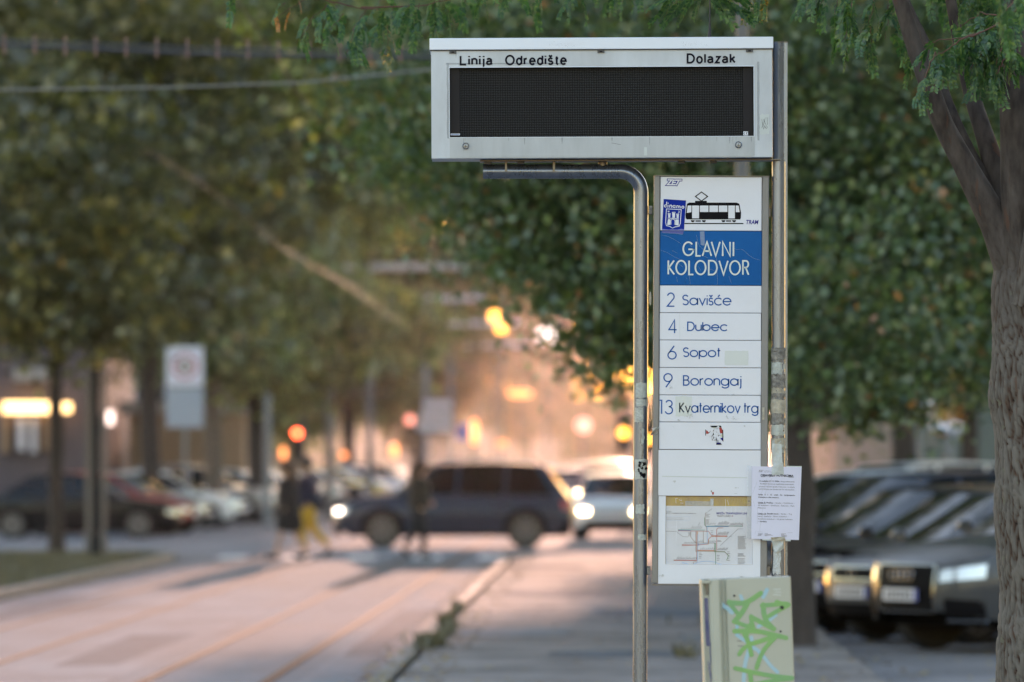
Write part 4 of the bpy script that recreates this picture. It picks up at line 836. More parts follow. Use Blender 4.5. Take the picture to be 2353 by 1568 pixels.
# the notice in its sleeve, held by tape on the right pole
nz_ = empty('notice', S(1780, 1156, -.09), 'white typed passenger notice in clear sleeve taped to the right pole', 'notice'); nO = nega(nz_)
def NP(u, v, lift=0):
    px, py = CN(u, v); return S(px, py, -.085 - .004*math.sin((u-100)/300) - lift)
def ngrid(c, nm, m, y, nu=10, nv=10):
    (a, b, d, e) = c; mb = MB()
    mb.grid(lambda s_, t_: NP(*[(a[k]*(1-s_)+b[k]*s_)*(1-t_) + (e[k]*(1-s_)+d[k]*s_)*t_ for k in (0, 1)], y), nu, nv); return mb.obj(nm, m, nz_, True, nO)
ngrid(((105,118),(1026,132),(975,1474),(98,1452)), 'paper', M['paper'], 0)
ngrid(((745,112),(1026,116),(1026,145),(740,135)), 'paper_edge', M['ghost'], -.001); ngrid(((300,1440),(825,1465),(822,1498),(300,1480)), 'paper_edge', M['ghost'], -.001)
ngrid(((28,85),(118,112),(100,1450),(22,1440)), 'sleeve', M['sleeve'], .0012)
t = MB(); t.add([NP(57+11*math.cos(a*math.pi/5), 760+13*math.sin(a*math.pi/5), .002) for a in range(10)], [tuple(range(10))]); t.obj('punch_hole', M['grey'], nz_, off=nO)
def nt_(body, u0, v0, u1, v1, cap, bold=0, mm='grey', par=None):
    t = MB(); v, f = textmesh(body, bold, 0, 2); xa = min(p[0] for p in v); xb = max(p[0] for p in v)
    t.add([NP(u0+(p[0]-xa)/(xb-xa)*(u1-u0), v0+(v1-v0)*(p[0]-xa)/(xb-xa) - p[1]*cap/.7, .0008) for p in v], f); return t
def nline(mb, *pts, wd=3): ribbon(mb, list(pts), wd, NP, .0009)
T1 = MB()
def addt(dst, src): b = len(dst.v); dst.v += src.v; dst.f += [tuple(i+b for i in f) for f in src.f]
addt(T1, nt_('OBAVIJEST PUTNICIMA', 270, 303, 876, 315, 40, .03)); nline(T1, (268,312),(876,323), wd=5)
addt(T1, nt_('U nedjelju 27. 9. 2026.', 248, 400, 620, 406, 24, .02)); addt(T1, nt_('Linije   5   i   13   vozit   \u0107e   izmijenjenim', 228, 648, 902, 664, 24, .02)); addt(T1, nt_('trasama u oba smjera.', 226, 694, 608, 704, 22, .02))
addt(T1, nt_('Linija 5:', 225, 797, 365, 800, 25, .02)); nline(T1, (224,802),(365,806)); addt(T1, nt_('Pre\u010dko', 380, 800, 500, 803, 25, .02)); addt(T1, nt_('Linija 13:', 222, 998, 375, 1003, 25, .02)); nline(T1, (222,1003),(377,1007))
addt(T1, nt_('Savski most', 392, 1001, 600, 1005, 25, .02)); addt(T1, nt_('\u2013 Savi\u0161\u0107e', 220, 1143, 382, 1147, 23, .02)); T1.obj('bold_print', M['ink'], nz_, off=nO)
T2 = MB()
for b_, *c in (('zbog odr\u017eavanja',638,408,893,413,23),('RedBull Showrun spektakla tramvajski',264,450,878,462,23),('promet Ulicom grada Vukovara  na dijelu',244,500,895,513,23),('od Dr\u017ei\u0107eve do Savske bit \u0107e obustavljen.',234,548,898,562,23),
    ('\u2013 Savska \u2013 Vodnikova \u2013',512,803,898,808,23),('Gl. kolodvor \u2013 Dr\u017ei\u0107eva \u2013 \u0160ubi\u0107eva \u2013 Park',224,846,893,860,24),('Maksimir',222,893,368,896,23),('\u2013 Savska \u2013 Trg',610,1005,842,1009,23),
    ('bana J. Jela\u010di\u0107a \u2013 Glavni kolodvor \u2013',222,1047,788,1056,23),('Autobusni kolodvor \u2013 Ul. grada Vukovara',222,1095,858,1108,23),('ZAGREBA\u010cKI',338,208,445,210,9),('ELEKTRI\u010cNI TRAMVAJ d.o.o.',338,228,566,232,9)): addt(T2, nt_(b_, *c))
nline(T2, (215,1325),(858,1342), wd=2.5)
for (u, v, w_) in ((345,1353,60),(345,1370,120),(345,1385,150),(345,1396,50),(645,1358,90),(645,1372,60),(645,1385,110),(645,1398,90),(660,1408,95)): nline(T2, (u, v), (u+w_, v+w_*.02), wd=4)
T2.obj('fine_print', M['grey'], nz_, off=nO)
zet(236, 315, 190, 224, lambda u, v: (u, v), NP, M['black'], M['paper'], nz_, nO, .0010); zet(220, 300, 1357, 1391, lambda u, v: (u, v), NP, M['black'], M['paper'], nz_, nO, .0010)
t = MB()
for l in ([(390,330),(350,480),(290,600),(230,700)],[(480,340),(400,520),(340,640),(300,760)],[(215,880),(212,1000),(208,1180)],[(305,890),(290,1100),(262,1220),(255,1310)],[(150,540),(180,480),(205,400)],[(190,1300),(165,1365)],[(48,120),(50,210)],[(118,620),(150,560),(160,500)],[(140,760),(160,860)]): nline(t, *l, wd=4)
t.obj('sleeve_creases', mat('crease', (.75,.8,.92), .3, alpha=.6), nz_, off=nO)
tm_ = mat('clear_wrapping_tape', (.58,.64,.64), .3, alpha=.85, bump=.9, bscale=60)
t = MB(); t.grid(lambda u, v: NP(480+u*(175+v*30)+v*(-5+0)+ (20 if v > .6 else 0)*u, -300+v*575+u*10, .003+.003*math.sin(u*5+v*7)), 8, 16); t.obj('tape', tm_, nz_, True, nO)
t = MB(); t.grid(lambda u, v: NP(455+u*250+v*30, 1425+v*70+u*-10, .003+.002*math.sin(u*5+v*7)), 8, 5); t.obj('tape', M['tapec'], nz_, True, nO)
t = MB(); t.grid(lambda u, v: NP(470+u*230+v*60-u*v*110, 1490+v*210+u*-10+ (u-.5)**2*-80*v, -.002+.004*math.sin(u*5+v*7)), 10, 10); t.obj('tape', tm_, nz_, True, nO)

# ------------------------------------------------------------------ the power cabinet in front
KD = 20.3; K2 = KD/FP
cab = empty('utility_cabinet', P(1725, 1060, KD).xy.to_3d(), 'pale utility cabinet with green and blue graffiti, before the sign', 'utility cabinet')
cab.rotation_euler = (0, math.radians(-2.0), 0)
TOPZ = CH - (1330-1060)*K2
def cx_(u):  # crop-5 column at the top edge -> local x
    return (C5(u, 0)[0]-1725)*K2 + .0455
plan = [(900,.015),(905,.0),(922,.0),(924,.012),(990,.012),(992,0),(1008,0),(1030,-.004),(1100,-.004),(1122,.004),(1150,.03),(1186,.036),(1192,.028),(1200,.026),(1950,.026),(1966,.034),(1968,.05),(1968,.22),(900,.22)]
pr = [(cx_(u), y) for u, y in plan]
b_ = MB(); b_.loft([[(a, b, z) for a, b in pr] for z in (0, TOPZ-.008, TOPZ)]); ob = b_.obj('cabinet_body', M['cab'], cab); bev(ob, .003, 2)
b_ = MB(); b_.loft([[(cx_(905), -.006, TOPZ-.014),(cx_(1000), -.006, TOPZ-.014),(cx_(1000), .02, TOPZ-.014),(cx_(905), .02, TOPZ-.014)], [(cx_(905), -.006, TOPZ-.002),(cx_(1000), -.006, TOPZ-.002),(cx_(1000), .02, TOPZ-.002),(cx_(905), .02, TOPZ-.002)]]); b_.obj('latch_cover', M['cab'], cab)
b_ = MB(); b_.box(cx_(908), cx_(1004), -.0075, -.0062, TOPZ-.014, TOPZ-.0105); b_.obj('cover_gap', M['cabd'], cab)
def CP(u, v, lift=0, y=.026):
    # v rows measured where the body leans; undo the lean
    px, py = C5(u, v); X = (px-1725)*K2; Z = CH-(py-1060)*K2; c, s_ = math.cos(math.radians(2.0)), math.sin(math.radians(2.0))
    xl = X*c + Z*s_; zl = -X*s_ + Z*c
    return (xl, y-lift, zl)
def spray(name, m, strokes, wd, lift, y=.026, label=None):
    mb = MB()
    for k, l in enumerate(strokes):
        # smooth the line
        q = [Vector((a, b)) for a, b in l]
        for _ in range(2):
            r_ = [q[0]]
            for i in range(len(q)-1): r_ += [q[i].lerp(q[i+1], .25), q[i].lerp(q[i+1], .75)]
            q = r_ + [q[-1]]
        r_ = random.Random(k); W = wd*r_.uniform(.85, 1.1)
        pl_ = lambda a, b, l_: CP(a, b, l_, y)
        ribbon(mb, [tuple(p) for p in q], W, pl_, lift + k*.00004)
        for e in (q[0], q[-1]): mb.poly([pl_(e.x+math.cos(a*math.pi/6)*W/2, e.y+math.sin(a*math.pi/6)*W/2, lift+k*.00004+.00001) for a in range(12)])
    o = mb.obj(name, m, cab); 
    if label: o['label'] = label
    return o
spray('graffiti', M['gb'], [[(1685,475),(1640,560)],[(1372,545),(1395,600)],[(1120,610),(1150,655),(1210,690),(1270,745)],[(1790,775),(1700,845),(1580,910)],[(1325,1010),(1440,1090)],[(1500,1040),(1510,1130)],[(1480,1150),(1440,1290),(1415,1400),(1408,1600)],[(1560,1180),(1650,1270),(1730,1380),(1810,1450)],[(1330,900),(1335,1010)],[(1165,1390),(1150,1480),(1130,1600)],[(1560,1180),(1520,1160)]], 46, .0008, label='light blue spray strokes')
spray('graffiti', M['gr'], [[(1235,625),(1400,640),(1500,595),(1610,515)],[(1235,615),(1290,700),(1345,765)],[(1450,640),(1380,760),(1300,850)],[(1290,850),(1400,890),(1480,920)],[(1495,790),(1505,870),(1530,960)],[(1500,800),(1580,840),(1760,940)],[(1640,650),(1645,760),(1680,860),(1765,940)],[(1625,660),(1790,650),(1900,635),(1940,650)],[(1940,655),(1780,740),(1670,810)],[(1800,620),(1850,640)],[(1300,965),(1560,960),(1750,1005),(1910,1045)],[(1770,1025),(1620,1080),(1480,1120)],[(1410,980),(1470,1110),(1500,1245)],[(1790,1030),(1660,1160),(1595,1290),(1560,1400)],[(1355,1240),(1400,1170),(1490,1120)],[(1480,900),(1440,1000)],[(1310,1405),(1500,1450),(1760,1500),(1980,1520)],[(1485,1460),(1500,1600)],[(1980,1525),(1720,1555),(1520,1600)]], 56, .0016, label='green spray strokes')
spray('marker_stripe', M['mark'], [[(962,590),(970,800),(985,1120)]], 44, -.0115, .0, None); spray('marker_scribble', M['mark'], [[(985,1120),(1010,1080),(1005,1200),(1018,1300),(1000,1400),(1020,1500),(1010,1600)],[(985,1320),(1000,1450),(1020,1560)]], 10, .0008, .0)
b_ = MB(); a = CP(936,350,0,0); b = CP(1000,350,0,0); c = CP(968,535,0,0)
b_.poly([(a[0], .0115, a[2]), (b[0], .0115, b[2]), (b[0]-.004, .0115, c[2]), (c[0]-.003, .0115, c[2])]); b_.obj('latch_recess', M['cabd'], cab)
b_ = MB(); a = CP(968,350,0,0); b_.box(a[0]-.004, a[0]+.004, .003, .0115, a[2]-.055, a[2]-.004, .001); b_.obj('latch_rod', M['steeld'], cab)
for (u, v, r_) in ((1297,546,.004),(1862,685,.007),(1845,968,.004)):
    b_ = MB(); q = CP(u, v); b_.loft([[(q[0]+math.cos(k*math.pi/6)*rr, .026-.002-dd, q[2]+math.sin(k*math.pi/6)*rr) for k in range(12)] for rr, dd in ((r_, 0), (r_*.8, .002))]); b_.obj('rivet', M['dark'], cab)
spray('faint_print', M['ghost'], [[(1765,470),(1840,470)],[(1775,500),(1850,505)],[(1760,530),(1845,540)]], 9, .0006); spray('faint_print', M['lgrey'], [[(1330,1080),(1380,1085)],[(1340,1140),(1430,1142)]], 9, .0006)
# ------------------------------------------------------------------ the locust tree at the right edge
def barkmat():
    m = bpy.data.materials.new('locust_bark'); m.use_nodes = True; n = m.node_tree; b = n.nodes['Principled BSDF']; L = n.links.new
    b.inputs['Roughness'].default_value = .88; b.inputs['Specular IOR Level'].default_value = .25
    a = n.nodes.new('ShaderNodeAttribute'); a.attribute_name = 'ridge'; h = n.nodes.new('ShaderNodeAttribute'); h.attribute_name = 'rough'
    r = n.nodes.new('ShaderNodeValToRGB'); e = r.color_ramp.elements
    e[0].position = .12; e[0].color = (.016,.011,.009,1); e[1].position = .85; e[1].color = (.165,.152,.14,1)
    q = e.new(.33); q.color = (.085,.052,.04,1); q = e.new(.52); q.color = (.11,.10,.09,1)
    L(a.outputs['Fac'], r.inputs[0])
    tc = n.nodes.new('ShaderNodeTexCoord'); mp = n.nodes.new('ShaderNodeMapping'); mp.inputs['Scale'].default_value = (1,1,.35); L(tc.outputs['Object'], mp.inputs[0])
    t = n.nodes.new('ShaderNodeTexNoise'); t.inputs['Scale'].default_value = 26; t.inputs['Detail'].default_value = 8; L(mp.outputs[0], t.inputs[0])
    r2 = n.nodes.new('ShaderNodeValToRGB'); r2.color_ramp.elements[0].position = .3; r2.color_ramp.elements[0].color = (.038,.030,.028,1); r2.color_ramp.elements[1].position = .7; r2.color_ramp.elements[1].color = (.10,.084,.077,1)
    L(t.outputs[0], r2.inputs[0])
    mx = n.nodes.new('ShaderNodeMix'); mx.data_type = 'RGBA'; L(h.outputs['Fac'], mx.inputs[0]); L(r2.outputs[0], mx.inputs[6]); L(r.outputs[0], mx.inputs[7])
    # red-brown inner bark streaks
    mp2 = n.nodes.new('ShaderNodeMapping'); mp2.inputs['Scale'].default_value = (9,9,1.4); L(tc.outputs['Object'], mp2.inputs[0])
    t3 = n.nodes.new('ShaderNodeTexNoise'); t3.inputs['Scale'].default_value = 2.2; t3.inputs['Detail'].default_value = 4; L(mp2.outputs[0], t3.inputs[0])
    r3 = n.nodes.new('ShaderNodeValToRGB'); r3.color_ramp.elements[0].position = .63; r3.color_ramp.elements[0].color = (0,0,0,1); r3.color_ramp.elements[1].position = .67; r3.color_ramp.elements[1].color = (.6,.6,.6,1); L(t3.outputs[0], r3.inputs[0])
    m3 = n.nodes.new('ShaderNodeMix'); m3.data_type = 'RGBA'; L(r3.outputs[0], m3.inputs[0]); L(mx.outputs[2], m3.inputs[6]); m3.inputs[7].default_value = (.12,.058,.038,1)
    # lichen
    t4 = n.nodes.new('ShaderNodeTexNoise'); t4.inputs['Scale'].default_value = 17; t4.inputs['Detail'].default_value = 3; L(tc.outputs['Object'], t4.inputs[0])
    r4 = n.nodes.new('ShaderNodeValToRGB'); r4.color_ramp.elements[0].position = .66; r4.color_ramp.elements[0].color = (0,0,0,1); r4.color_ramp.elements[1].position = .70; r4.color_ramp.elements[1].color = (.7,.7,.7,1); L(t4.outputs[0], r4.inputs[0])
    mm = n.nodes.new('ShaderNodeMath'); mm.operation = 'MULTIPLY'; L(r4.outputs[0], mm.inputs[0]); L(h.outputs['Fac'], mm.inputs[1])
    m4 = n.nodes.new('ShaderNodeMix'); m4.data_type = 'RGBA'; L(mm.outputs[0], m4.inputs[0]); L(m3.outputs[2], m4.inputs[6]); m4.inputs[7].default_value = (.16,.17,.13,1)
    L(m4.outputs[2], b.inputs['Base Color'])
    bp = n.nodes.new('ShaderNodeBump'); bp.inputs['Strength'].default_value = .7; bp.inputs['Distance'].default_value = .006; L(t.outputs[0], bp.inputs['Height']); L(bp.outputs[0], b.inputs['Normal'])
    return m
M['bark'] = barkmat()
TD = 23.9; KT = TD/FP
def T3(px, py, dy=0): return Vector(((px-HX)*KT, TD+dy, CH+(HY-py)*KT))
tree = empty('locust_tree', (T3(2375, 1060).x, TD, 0), 'locust tree with furrowed grey bark and feathery leaves, at the right edge', 'tree'); tO = nega(tree)
def barktube(name, pts, rad, n, step, rough, seed, depth=.018):
    """pts smoothed, ridged bark modelled in the surface"""
    pts = [Vector(p) for p in pts]
    P_, R_, G_ = [], [], []
    m_ = len(pts)
    for i in range(m_-1):
        p0, p1, p2, p3 = pts[max(i-1,0)], pts[i], pts[i+1], pts[min(i+2,m_-1)]; l = (p2-p1).length; k = max(2, int(l/step))
        for j in range(k):
            t = j/k; q = .5*((2*p1)+(p2-p0)*t+(2*p0-5*p1+4*p2-p3)*t*t+(3*p1-p0-3*p2+p3)*t**3)
            P_.append(q); R_.append(rad[i]*(1-t)+rad[i+1]*t); G_.append(rough[i]*(1-t)+rough[i+1]*t)
    P_.append(pts[-1]); R_.append(rad[-1]); G_.append(rough[-1])
    V = []; A = []; B = []; N_ = len(P_); s_ = 0; ref = Vector((0,1,0))
    for i, p in enumerate(P_):
        if i: s_ += (p-P_[i-1]).length
        t = (P_[min(i+1,N_-1)]-P_[max(i-1,0)]).normalized(); a = t.cross(ref).normalized(); b = a.cross(t).normalized()
        for j in range(n):
            an = 2*math.pi*j/n; d = a*math.cos(an)+b*math.sin(an)
            c = Vector((math.cos(an), math.sin(an), 0))*R_[i]
            w1 = noise.noise(Vector((c.x*9+seed, c.y*9, s_*5)))*.02
            q = Vector((c.x*44+seed+w1*30, c.y*44, s_*8+w1*40)); f = 1-abs(noise.noise(q))*2.6; f2 = 1-abs(noise.noise(q*2.3+Vector((3,1,s_*4))))*2.3
            v = max(0, min(1, .62*(1-max(0,f)**1.5) + .38*(1-max(0,f2)**2)))
            big = noise.noise(Vector((c.x*7+seed, c.y*7, s_*3)))
            r_ = R_[i]*(1+.10*big) + G_[i]*depth*(v-.6) + (1-G_[i])*.003*big
            V.append(p + d*r_); A.append(v); B.append(G_[i])
    Q = [(i*n+j, i*n+(j+1)%n, (i+1)*n+(j+1)%n, (i+1)*n+j) for i in range(N_-1) for j in range(n)]
    me = qmesh(name, [tuple(v) for v in V], Q, M['bark'])
    for nm, arr in (('ridge', A), ('rough', B)):
        at = me.attributes.new(nm, 'FLOAT', 'POINT'); at.data.foreach_set('value', np.asarray(arr, np.float32))
    me.shade_smooth(); return link(name, me, tree, tO)
k_ = KT
barktube('trunk', [T3(2430,2000),T3(2424,1800),T3(2414,1500),T3(2404,1200),T3(2395,1000),T3(2384,900),T3(2380,780),T3(2362,640),T3(2357,560),T3(2350,480)], [175*k_,130*k_,118*k_,110*k_,106*k_,112*k_,100*k_,80*k_,56*k_,26*k_], 150, .009, [1,1,1,1,1,.95,.8,.4,.15,.1], 1.7)
lim = lambda nm, pts, rad, rough, seed, n=64: barktube(nm, pts, [r*k_*.84 for r in rad], n, .012, rough, seed, .008)
lim('limb', [T3(2345,640,.0),T3(2290,520,-.03),T3(2225,400,-.06),T3(2165,290,-.08),T3(2135,210,-.1),T3(2095,100,-.1),T3(2065,10,-.1),T3(2020,-120,-.1),T3(1850,-260,0),T3(1500,-330,.6),T3(1150,-300,1.4),T3(860,-190,2.2)], [66,42,34,27,25,24,22,20,18,15,11,6], [.35,.12,.05,.08,.02,0,0,0,0,0,0,0], 5)
lim('limb', [T3(2340,600,.05),T3(2290,470,.1),T3(2235,350,.15),T3(2190,240,.2),T3(2150,120,.25),T3(2110,30,.3),T3(2060,-100,.4)], [40,25,19,16,14,12,10], [.2,.05,0,0,0,0,0], 8)
lim('limb', [T3(2345,600,-.02),T3(2315,470,.1),T3(2278,330,.16),T3(2240,200,.22),T3(2215,80,.3),T3(2190,-80,.4)], [42,32,26,21,18,15], [.2,.05,0,0,0,0], 11)
lim('limb', [T3(2352,640,-.05),T3(2334,500,-.08),T3(2326,360,-.1),T3(2322,200,-.12),T3(2322,60,-.1),T3(2330,-120,0)], [58,44,40,38,36,30], [.3,.12,.05,.02,0,0], 14)
lim('limb', [T3(2375,700,-.1),T3(2385,560,-.16),T3(2400,400,-.2),T3(2430,200,-.2)], [70,50,44,34], [.8,.5,.3,0], 16)
barktube('branch', [T3(2300,-80,-2.9),T3(2325,60,-2.9),T3(2350,170,-2.9),T3(2400,300,-2.8)], [8*k_,10*k_,13*k_,14*k_], 20, .03, [0]*4, 19)

M['frond'] = leafmat('locust_leaflet', [(0,(.018,.075,.026)),(.5,(.036,.13,.036)),(.8,(.065,.17,.04)),(.93,(.12,.20,.045)),(.95,(.42,.22,.02)),(1,(.5,.24,.03))], .32, (1.1,1.3,.5), .06)
M['frondy'] = leafmat('locust_leaflet_yellowing', [(0,(.05,.09,.025)),(.5,(.10,.13,.035)),(.8,(.17,.15,.035)),(1,(.5,.25,.03))], .4, (1.1,1.2,.5), .1)
M['frondo'] = leafmat('locust_leaflet_orange', [(0,(.28,.09,.025)),(1,(.55,.25,.04))], .35)
M['twig'] = mat('twig', (.12,.06,.045), .7)
def frond_data(L, n, seed, curl=1.0):
    rg = random.Random(seed); V = []; Q = []; T = []
    def quad(a, b, c, d, t): k = len(V); V.extend([a, b, c, d]); Q.append((k, k+1, k+2, k+3)); T.extend([t]*4)
    pt = lambda s_: Vector((L*(.55*curl)*math.sin(s_*1.25)*.9, .02*math.sin(s_*3+seed), -L*(s_-.18*math.sin(s_*2))))
    N = 10
    for i in range(N):
        a, b = pt(i/N), pt((i+1)/N); w_ = .0010
        quad(a+Vector((-w_,0,0)), a+Vector((w_,0,0)), b+Vector((w_,0,0)), b+Vector((-w_,0,0)), .85); quad(a+Vector((0,-w_,0)), a+Vector((0,w_,0)), b+Vector((0,w_,0)), b+Vector((0,-w_,0)), .85)
    for i in range(n):
        s_ = .14 + .86*i/(n-1); p = pt(s_); t = (pt(min(1, s_+.03))-pt(s_-.03)).normalized(); sz = .033*(1-.35*abs(s_-.5)*1.2)*rg.uniform(.85, 1.1)
        side = Vector((0, 0, 0)) ; tw = rg.uniform(-.5, .5) + seed
        perp = t.cross(Vector((math.sin(seed*1.3), math.cos(seed*1.3), .1))).normalized()
        for sg in (-1, 1):
            if rg.random() < .07: continue
            d = (perp*sg*1.0 + t*rg.uniform(.35, .75) + Vector((0, 0, -.25)) + Vector((rg.uniform(-.15,.15), rg.uniform(-.25,.25), 0))).normalized()
            nrm = d.cross(t).normalized(); b_ = nrm.cross(d).normalized(); w_ = sz*.25; tt = rg.random()*.93
            o = p + Vector((rg.uniform(-.001,.001),)*3)
            a1, a2, a3 = o + d*sz*.06, o + d*sz*.5 + nrm*sz*.07, o + d*sz
            quad(a1, o+d*sz*.3+b_*w_, a2+b_*w_*.9+nrm*-.001, a2, tt); quad(a1, a2, a2-b_*w_*.9+nrm*-.001, o+d*sz*.3-b_*w_, tt)
            quad(a2, a2+b_*w_*.9, o+d*sz*.8+b_*w_*.55, a3, tt); quad(a2, a3, o+d*sz*.8-b_*w_*.55, a2-b_*w_*.9, tt)
    return np.array([tuple(v) for v in V]), np.array(Q), np.array(T)
FD = [frond_data(*a) for a in ((.16,13,1,.6),(.19,15,2,.25),(.14,11,3,1.0),(.17,14,4,-.3),(.20,16,5,.1),(.13,10,6,.8))]
FM = {k: [qmesh('frond', d[0], d[1], M[k], d[2]) for d in FD] for k in ('frond', 'frondy', 'frondo')}
frg = random.Random(12)
stuffV, stuffQ, stuffT = [], [], []; cnt = [0]
def put_frond(p, sc_, rz, tilt, mk='frond', part=True):
    i = frg.randrange(len(FD)); R_ = Matrix.Rotation(rz, 3, 'Z') @ Matrix.Rotation(tilt, 3, 'Y')
    if part and cnt[0] < 290:
        o = link('frond', FM[mk][i], tree); o.rotation_euler = R_.to_euler(); o.scale = (sc_,)*3; o.location = Vector(p)-Vector(tree.location); cnt[0] += 1
    else:
        v, q, t = FD[i]; A = np.array(R_)*sc_; b = sum(len(x) for x in stuffV)
        stuffV.append(v @ A.T + np.array(p)); stuffQ.append(q+b); stuffT.append(t)
def twig(pts, r0=.005):
    mb = MB(); q = [Vector(p) for p in pts]; out = []
    for i in range(len(q)-1):
        for j in range(4): t = j/4; out.append(q[i].lerp(q[i+1], t)+Vector((frg.uniform(-.004,.004), frg.uniform(-.004,.004), frg.uniform(-.006,.006))))
    out.append(q[-1]); mb.tube(out, [r0*(1-.7*i/len(out)) for i in range(len(out))], 6); o = mb.obj('twig', M['twig'], tree, True, tO); return out
def W(px, py, D): return P(px, py, D)
# twigs: (list of px,py) D, frond spacing, length factor, kind, downward reach
def spray_twig(pts, D, n, sc_=(.85,1.15), mk='frond', tilt=.35, jx=.02, part=True, r0=.005, draw=True):
    q = [W(x, y, D+frg.uniform(-.04,.04)) for x, y in pts]
    if draw: twig(q, r0)
    L_ = [0]
    for i in range(len(q)-1): L_.append(L_[-1]+(q[i+1]-q[i]).length)
    for k in range(n):
        s_ = L_[-1]*(k+frg.uniform(0,.8))/n; i = max(j for j in range(len(q)-1) if L_[j] <= s_); t = (s_-L_[i])/max(1e-6, L_[i+1]-L_[i]); p = q[i].lerp(q[i+1], min(1, t)) + Vector((frg.uniform(-jx,jx), frg.uniform(-.06,.06), frg.uniform(-.012,.012)))
        put_frond(p, frg.uniform(*sc_), frg.choice([0, math.pi])+frg.uniform(-.9,.9), frg.uniform(-tilt, tilt*.6), mk, part)
# left hanging sprays
spray_twig([(690,-8),(760,2),(830,18),(880,26)], 26.5, 1); spray_twig([(830,18),(960,14),(1050,-4)], 26.3, 2)
for (x, y, x2, y2, n) in ((538,-30,532,12,2),(655,4,640,20,1),(752,12,690,60,6),(720,42,680,100,4),(762,6,775,20,2),(790,30,745,78,5),(840,22,800,80,7),(815,60,795,125,4),(905,10,888,60,6),(890,60,888,125,4),(940,10,925,66,4),(962,10,950,60,4),(1000,-5,985,45,4),(1035,-15,1030,30,4),(1070,-20,1065,10,3),(1120,-25,1110,5,3),(1180,-30,1175,5,3),(1230,-35,1225,0,3),(880,-10,860,15,3),(950,-10,945,25,3),(1010,-10,1005,20,3)):
    spray_twig([(x, y), ((x+x2)/2+3, (y+y2)/2), (x2, y2)], 26.4+frg.uniform(-.25,.3), n, (.6,.95), 'frondy' if frg.random() < .22 else 'frond', .3, r0=.002)
spray_twig([(700,0),(655,28),(620,60)], 26.5, 3, (.35,.6), 'frondo', r0=.002)
for i in range(26): # ragged top edge toward the case
    x = frg.uniform(1290, 1500); put_frond(W(x, frg.uniform(-60, -5), frg.uniform(25.6, 26.4)), frg.uniform(.6, .9), frg.uniform(0, 6), frg.uniform(-.3,.3))
for i in range(18):
    x = frg.uniform(1050, 1290); put_frond(W(x, frg.uniform(-70, -25), frg.uniform(25.8, 26.6)), frg.uniform(.6, .9), frg.uniform(0, 6), frg.uniform(-.3,.3))
# behind the case
for i in range(30):
    a = frg.uniform(-1, 1); put_frond(W(1612+a*75, -25+abs(a)*35+frg.uniform(-25,20), 24.3+frg.uniform(-.12,.12)), frg.uniform(.75, 1.05), 0 if a > 0 else math.pi, -.35-.5*abs(a))
for i in range(14): put_frond(W(frg.uniform(1690,1790), frg.uniform(-70,0), 24.9), frg.uniform(.6,.9), frg.uniform(0,6), frg.uniform(-.3,.3), 'frondy')
# right of the mast
for (x, y, x2, y2, n, d) in ((1860,-40,1850,0,5,24.6),(1900,-30,1880,20,4,24.6),(1925,-30,1918,35,5,24.2),(1960,-20,1950,70,8,24.1),(1955,40,1935,95,5,24.1),(2010,-10,1995,60,7,24.1),(2000,60,2000,110,5,24.05),(2040,10,2035,90,4,24.3),(2060,-30,2050,30,5,24.3),(2085,60,2075,110,3,24.4),(2095,100,2105,130,2,24.2)):
    spray_twig([(x, y), ((x+x2)/2+3, (y+y2)/2), (x2, y2)], d, n, (.7,1.0), 'frond', .3, r0=.0025)
# main sprays in front of the limbs
spray_twig([(2340,20),(2290,60),(2230,82),(2170,90),(2125,100)], 23.3, 12, (.8,1.1), tilt=.4); spray_twig([(2255,75),(2215,90),(2180,110),(2150,130)], 23.2, 8, (.8,1.1), tilt=.2); spray_twig([(2150,120),(2128,170),(2112,215)], 23.25, 7, (.45,.75), tilt=.2)
spray_twig([(2340,-10),(2300,40),(2255,30),(2210,60)], 23.4, 11, (.8,1.1), tilt=.5); spray_twig([(2270,110),(2240,140),(2230,160)], 23.35, 10, (.7,1.0), tilt=.3); spray_twig([(2330,70),(2300,110),(2290,150)], 23.3, 9, (.75,1.0)); spray_twig([(2320,120),(2300,150),(2290,170)], 23.3, 5, (.6,.8))
for i in range(46):
    x, y = frg.gauss(2262, 42), frg.gauss(95, 38); put_frond(W(x, y, 23.45+frg.uniform(-.1,.15)), frg.uniform(.65,1.0), frg.uniform(0,6.28), frg.uniform(-.4,.4), 'frond')
for (x, y, s_) in ((2118,215,.5),(2128,205,.45),(2140,235,.35),(1758,-5,.5),(1742,0,.5),(2345,45,.4),(2310,115,.3),(2282,175,.35),(1955,88,.2),(2040,60,.18),(1900,10,.2),(885,110,.2),(795,118,.2),(950,40,.16),(1560,-2,.2),(2200,130,.2),(2300,70,.22)): put_frond(W(x, y, 23.2), s_, frg.uniform(0,6), frg.uniform(-.3,.3), 'frondo')
# blurred near sprays in the top right corner
for i in range(16): put_frond(W(frg.uniform(2290,2420), frg.uniform(-110,20), 20.8+frg.uniform(-.4,.4)), 1.1, frg.uniform(0,6), frg.uniform(-.4,.4))
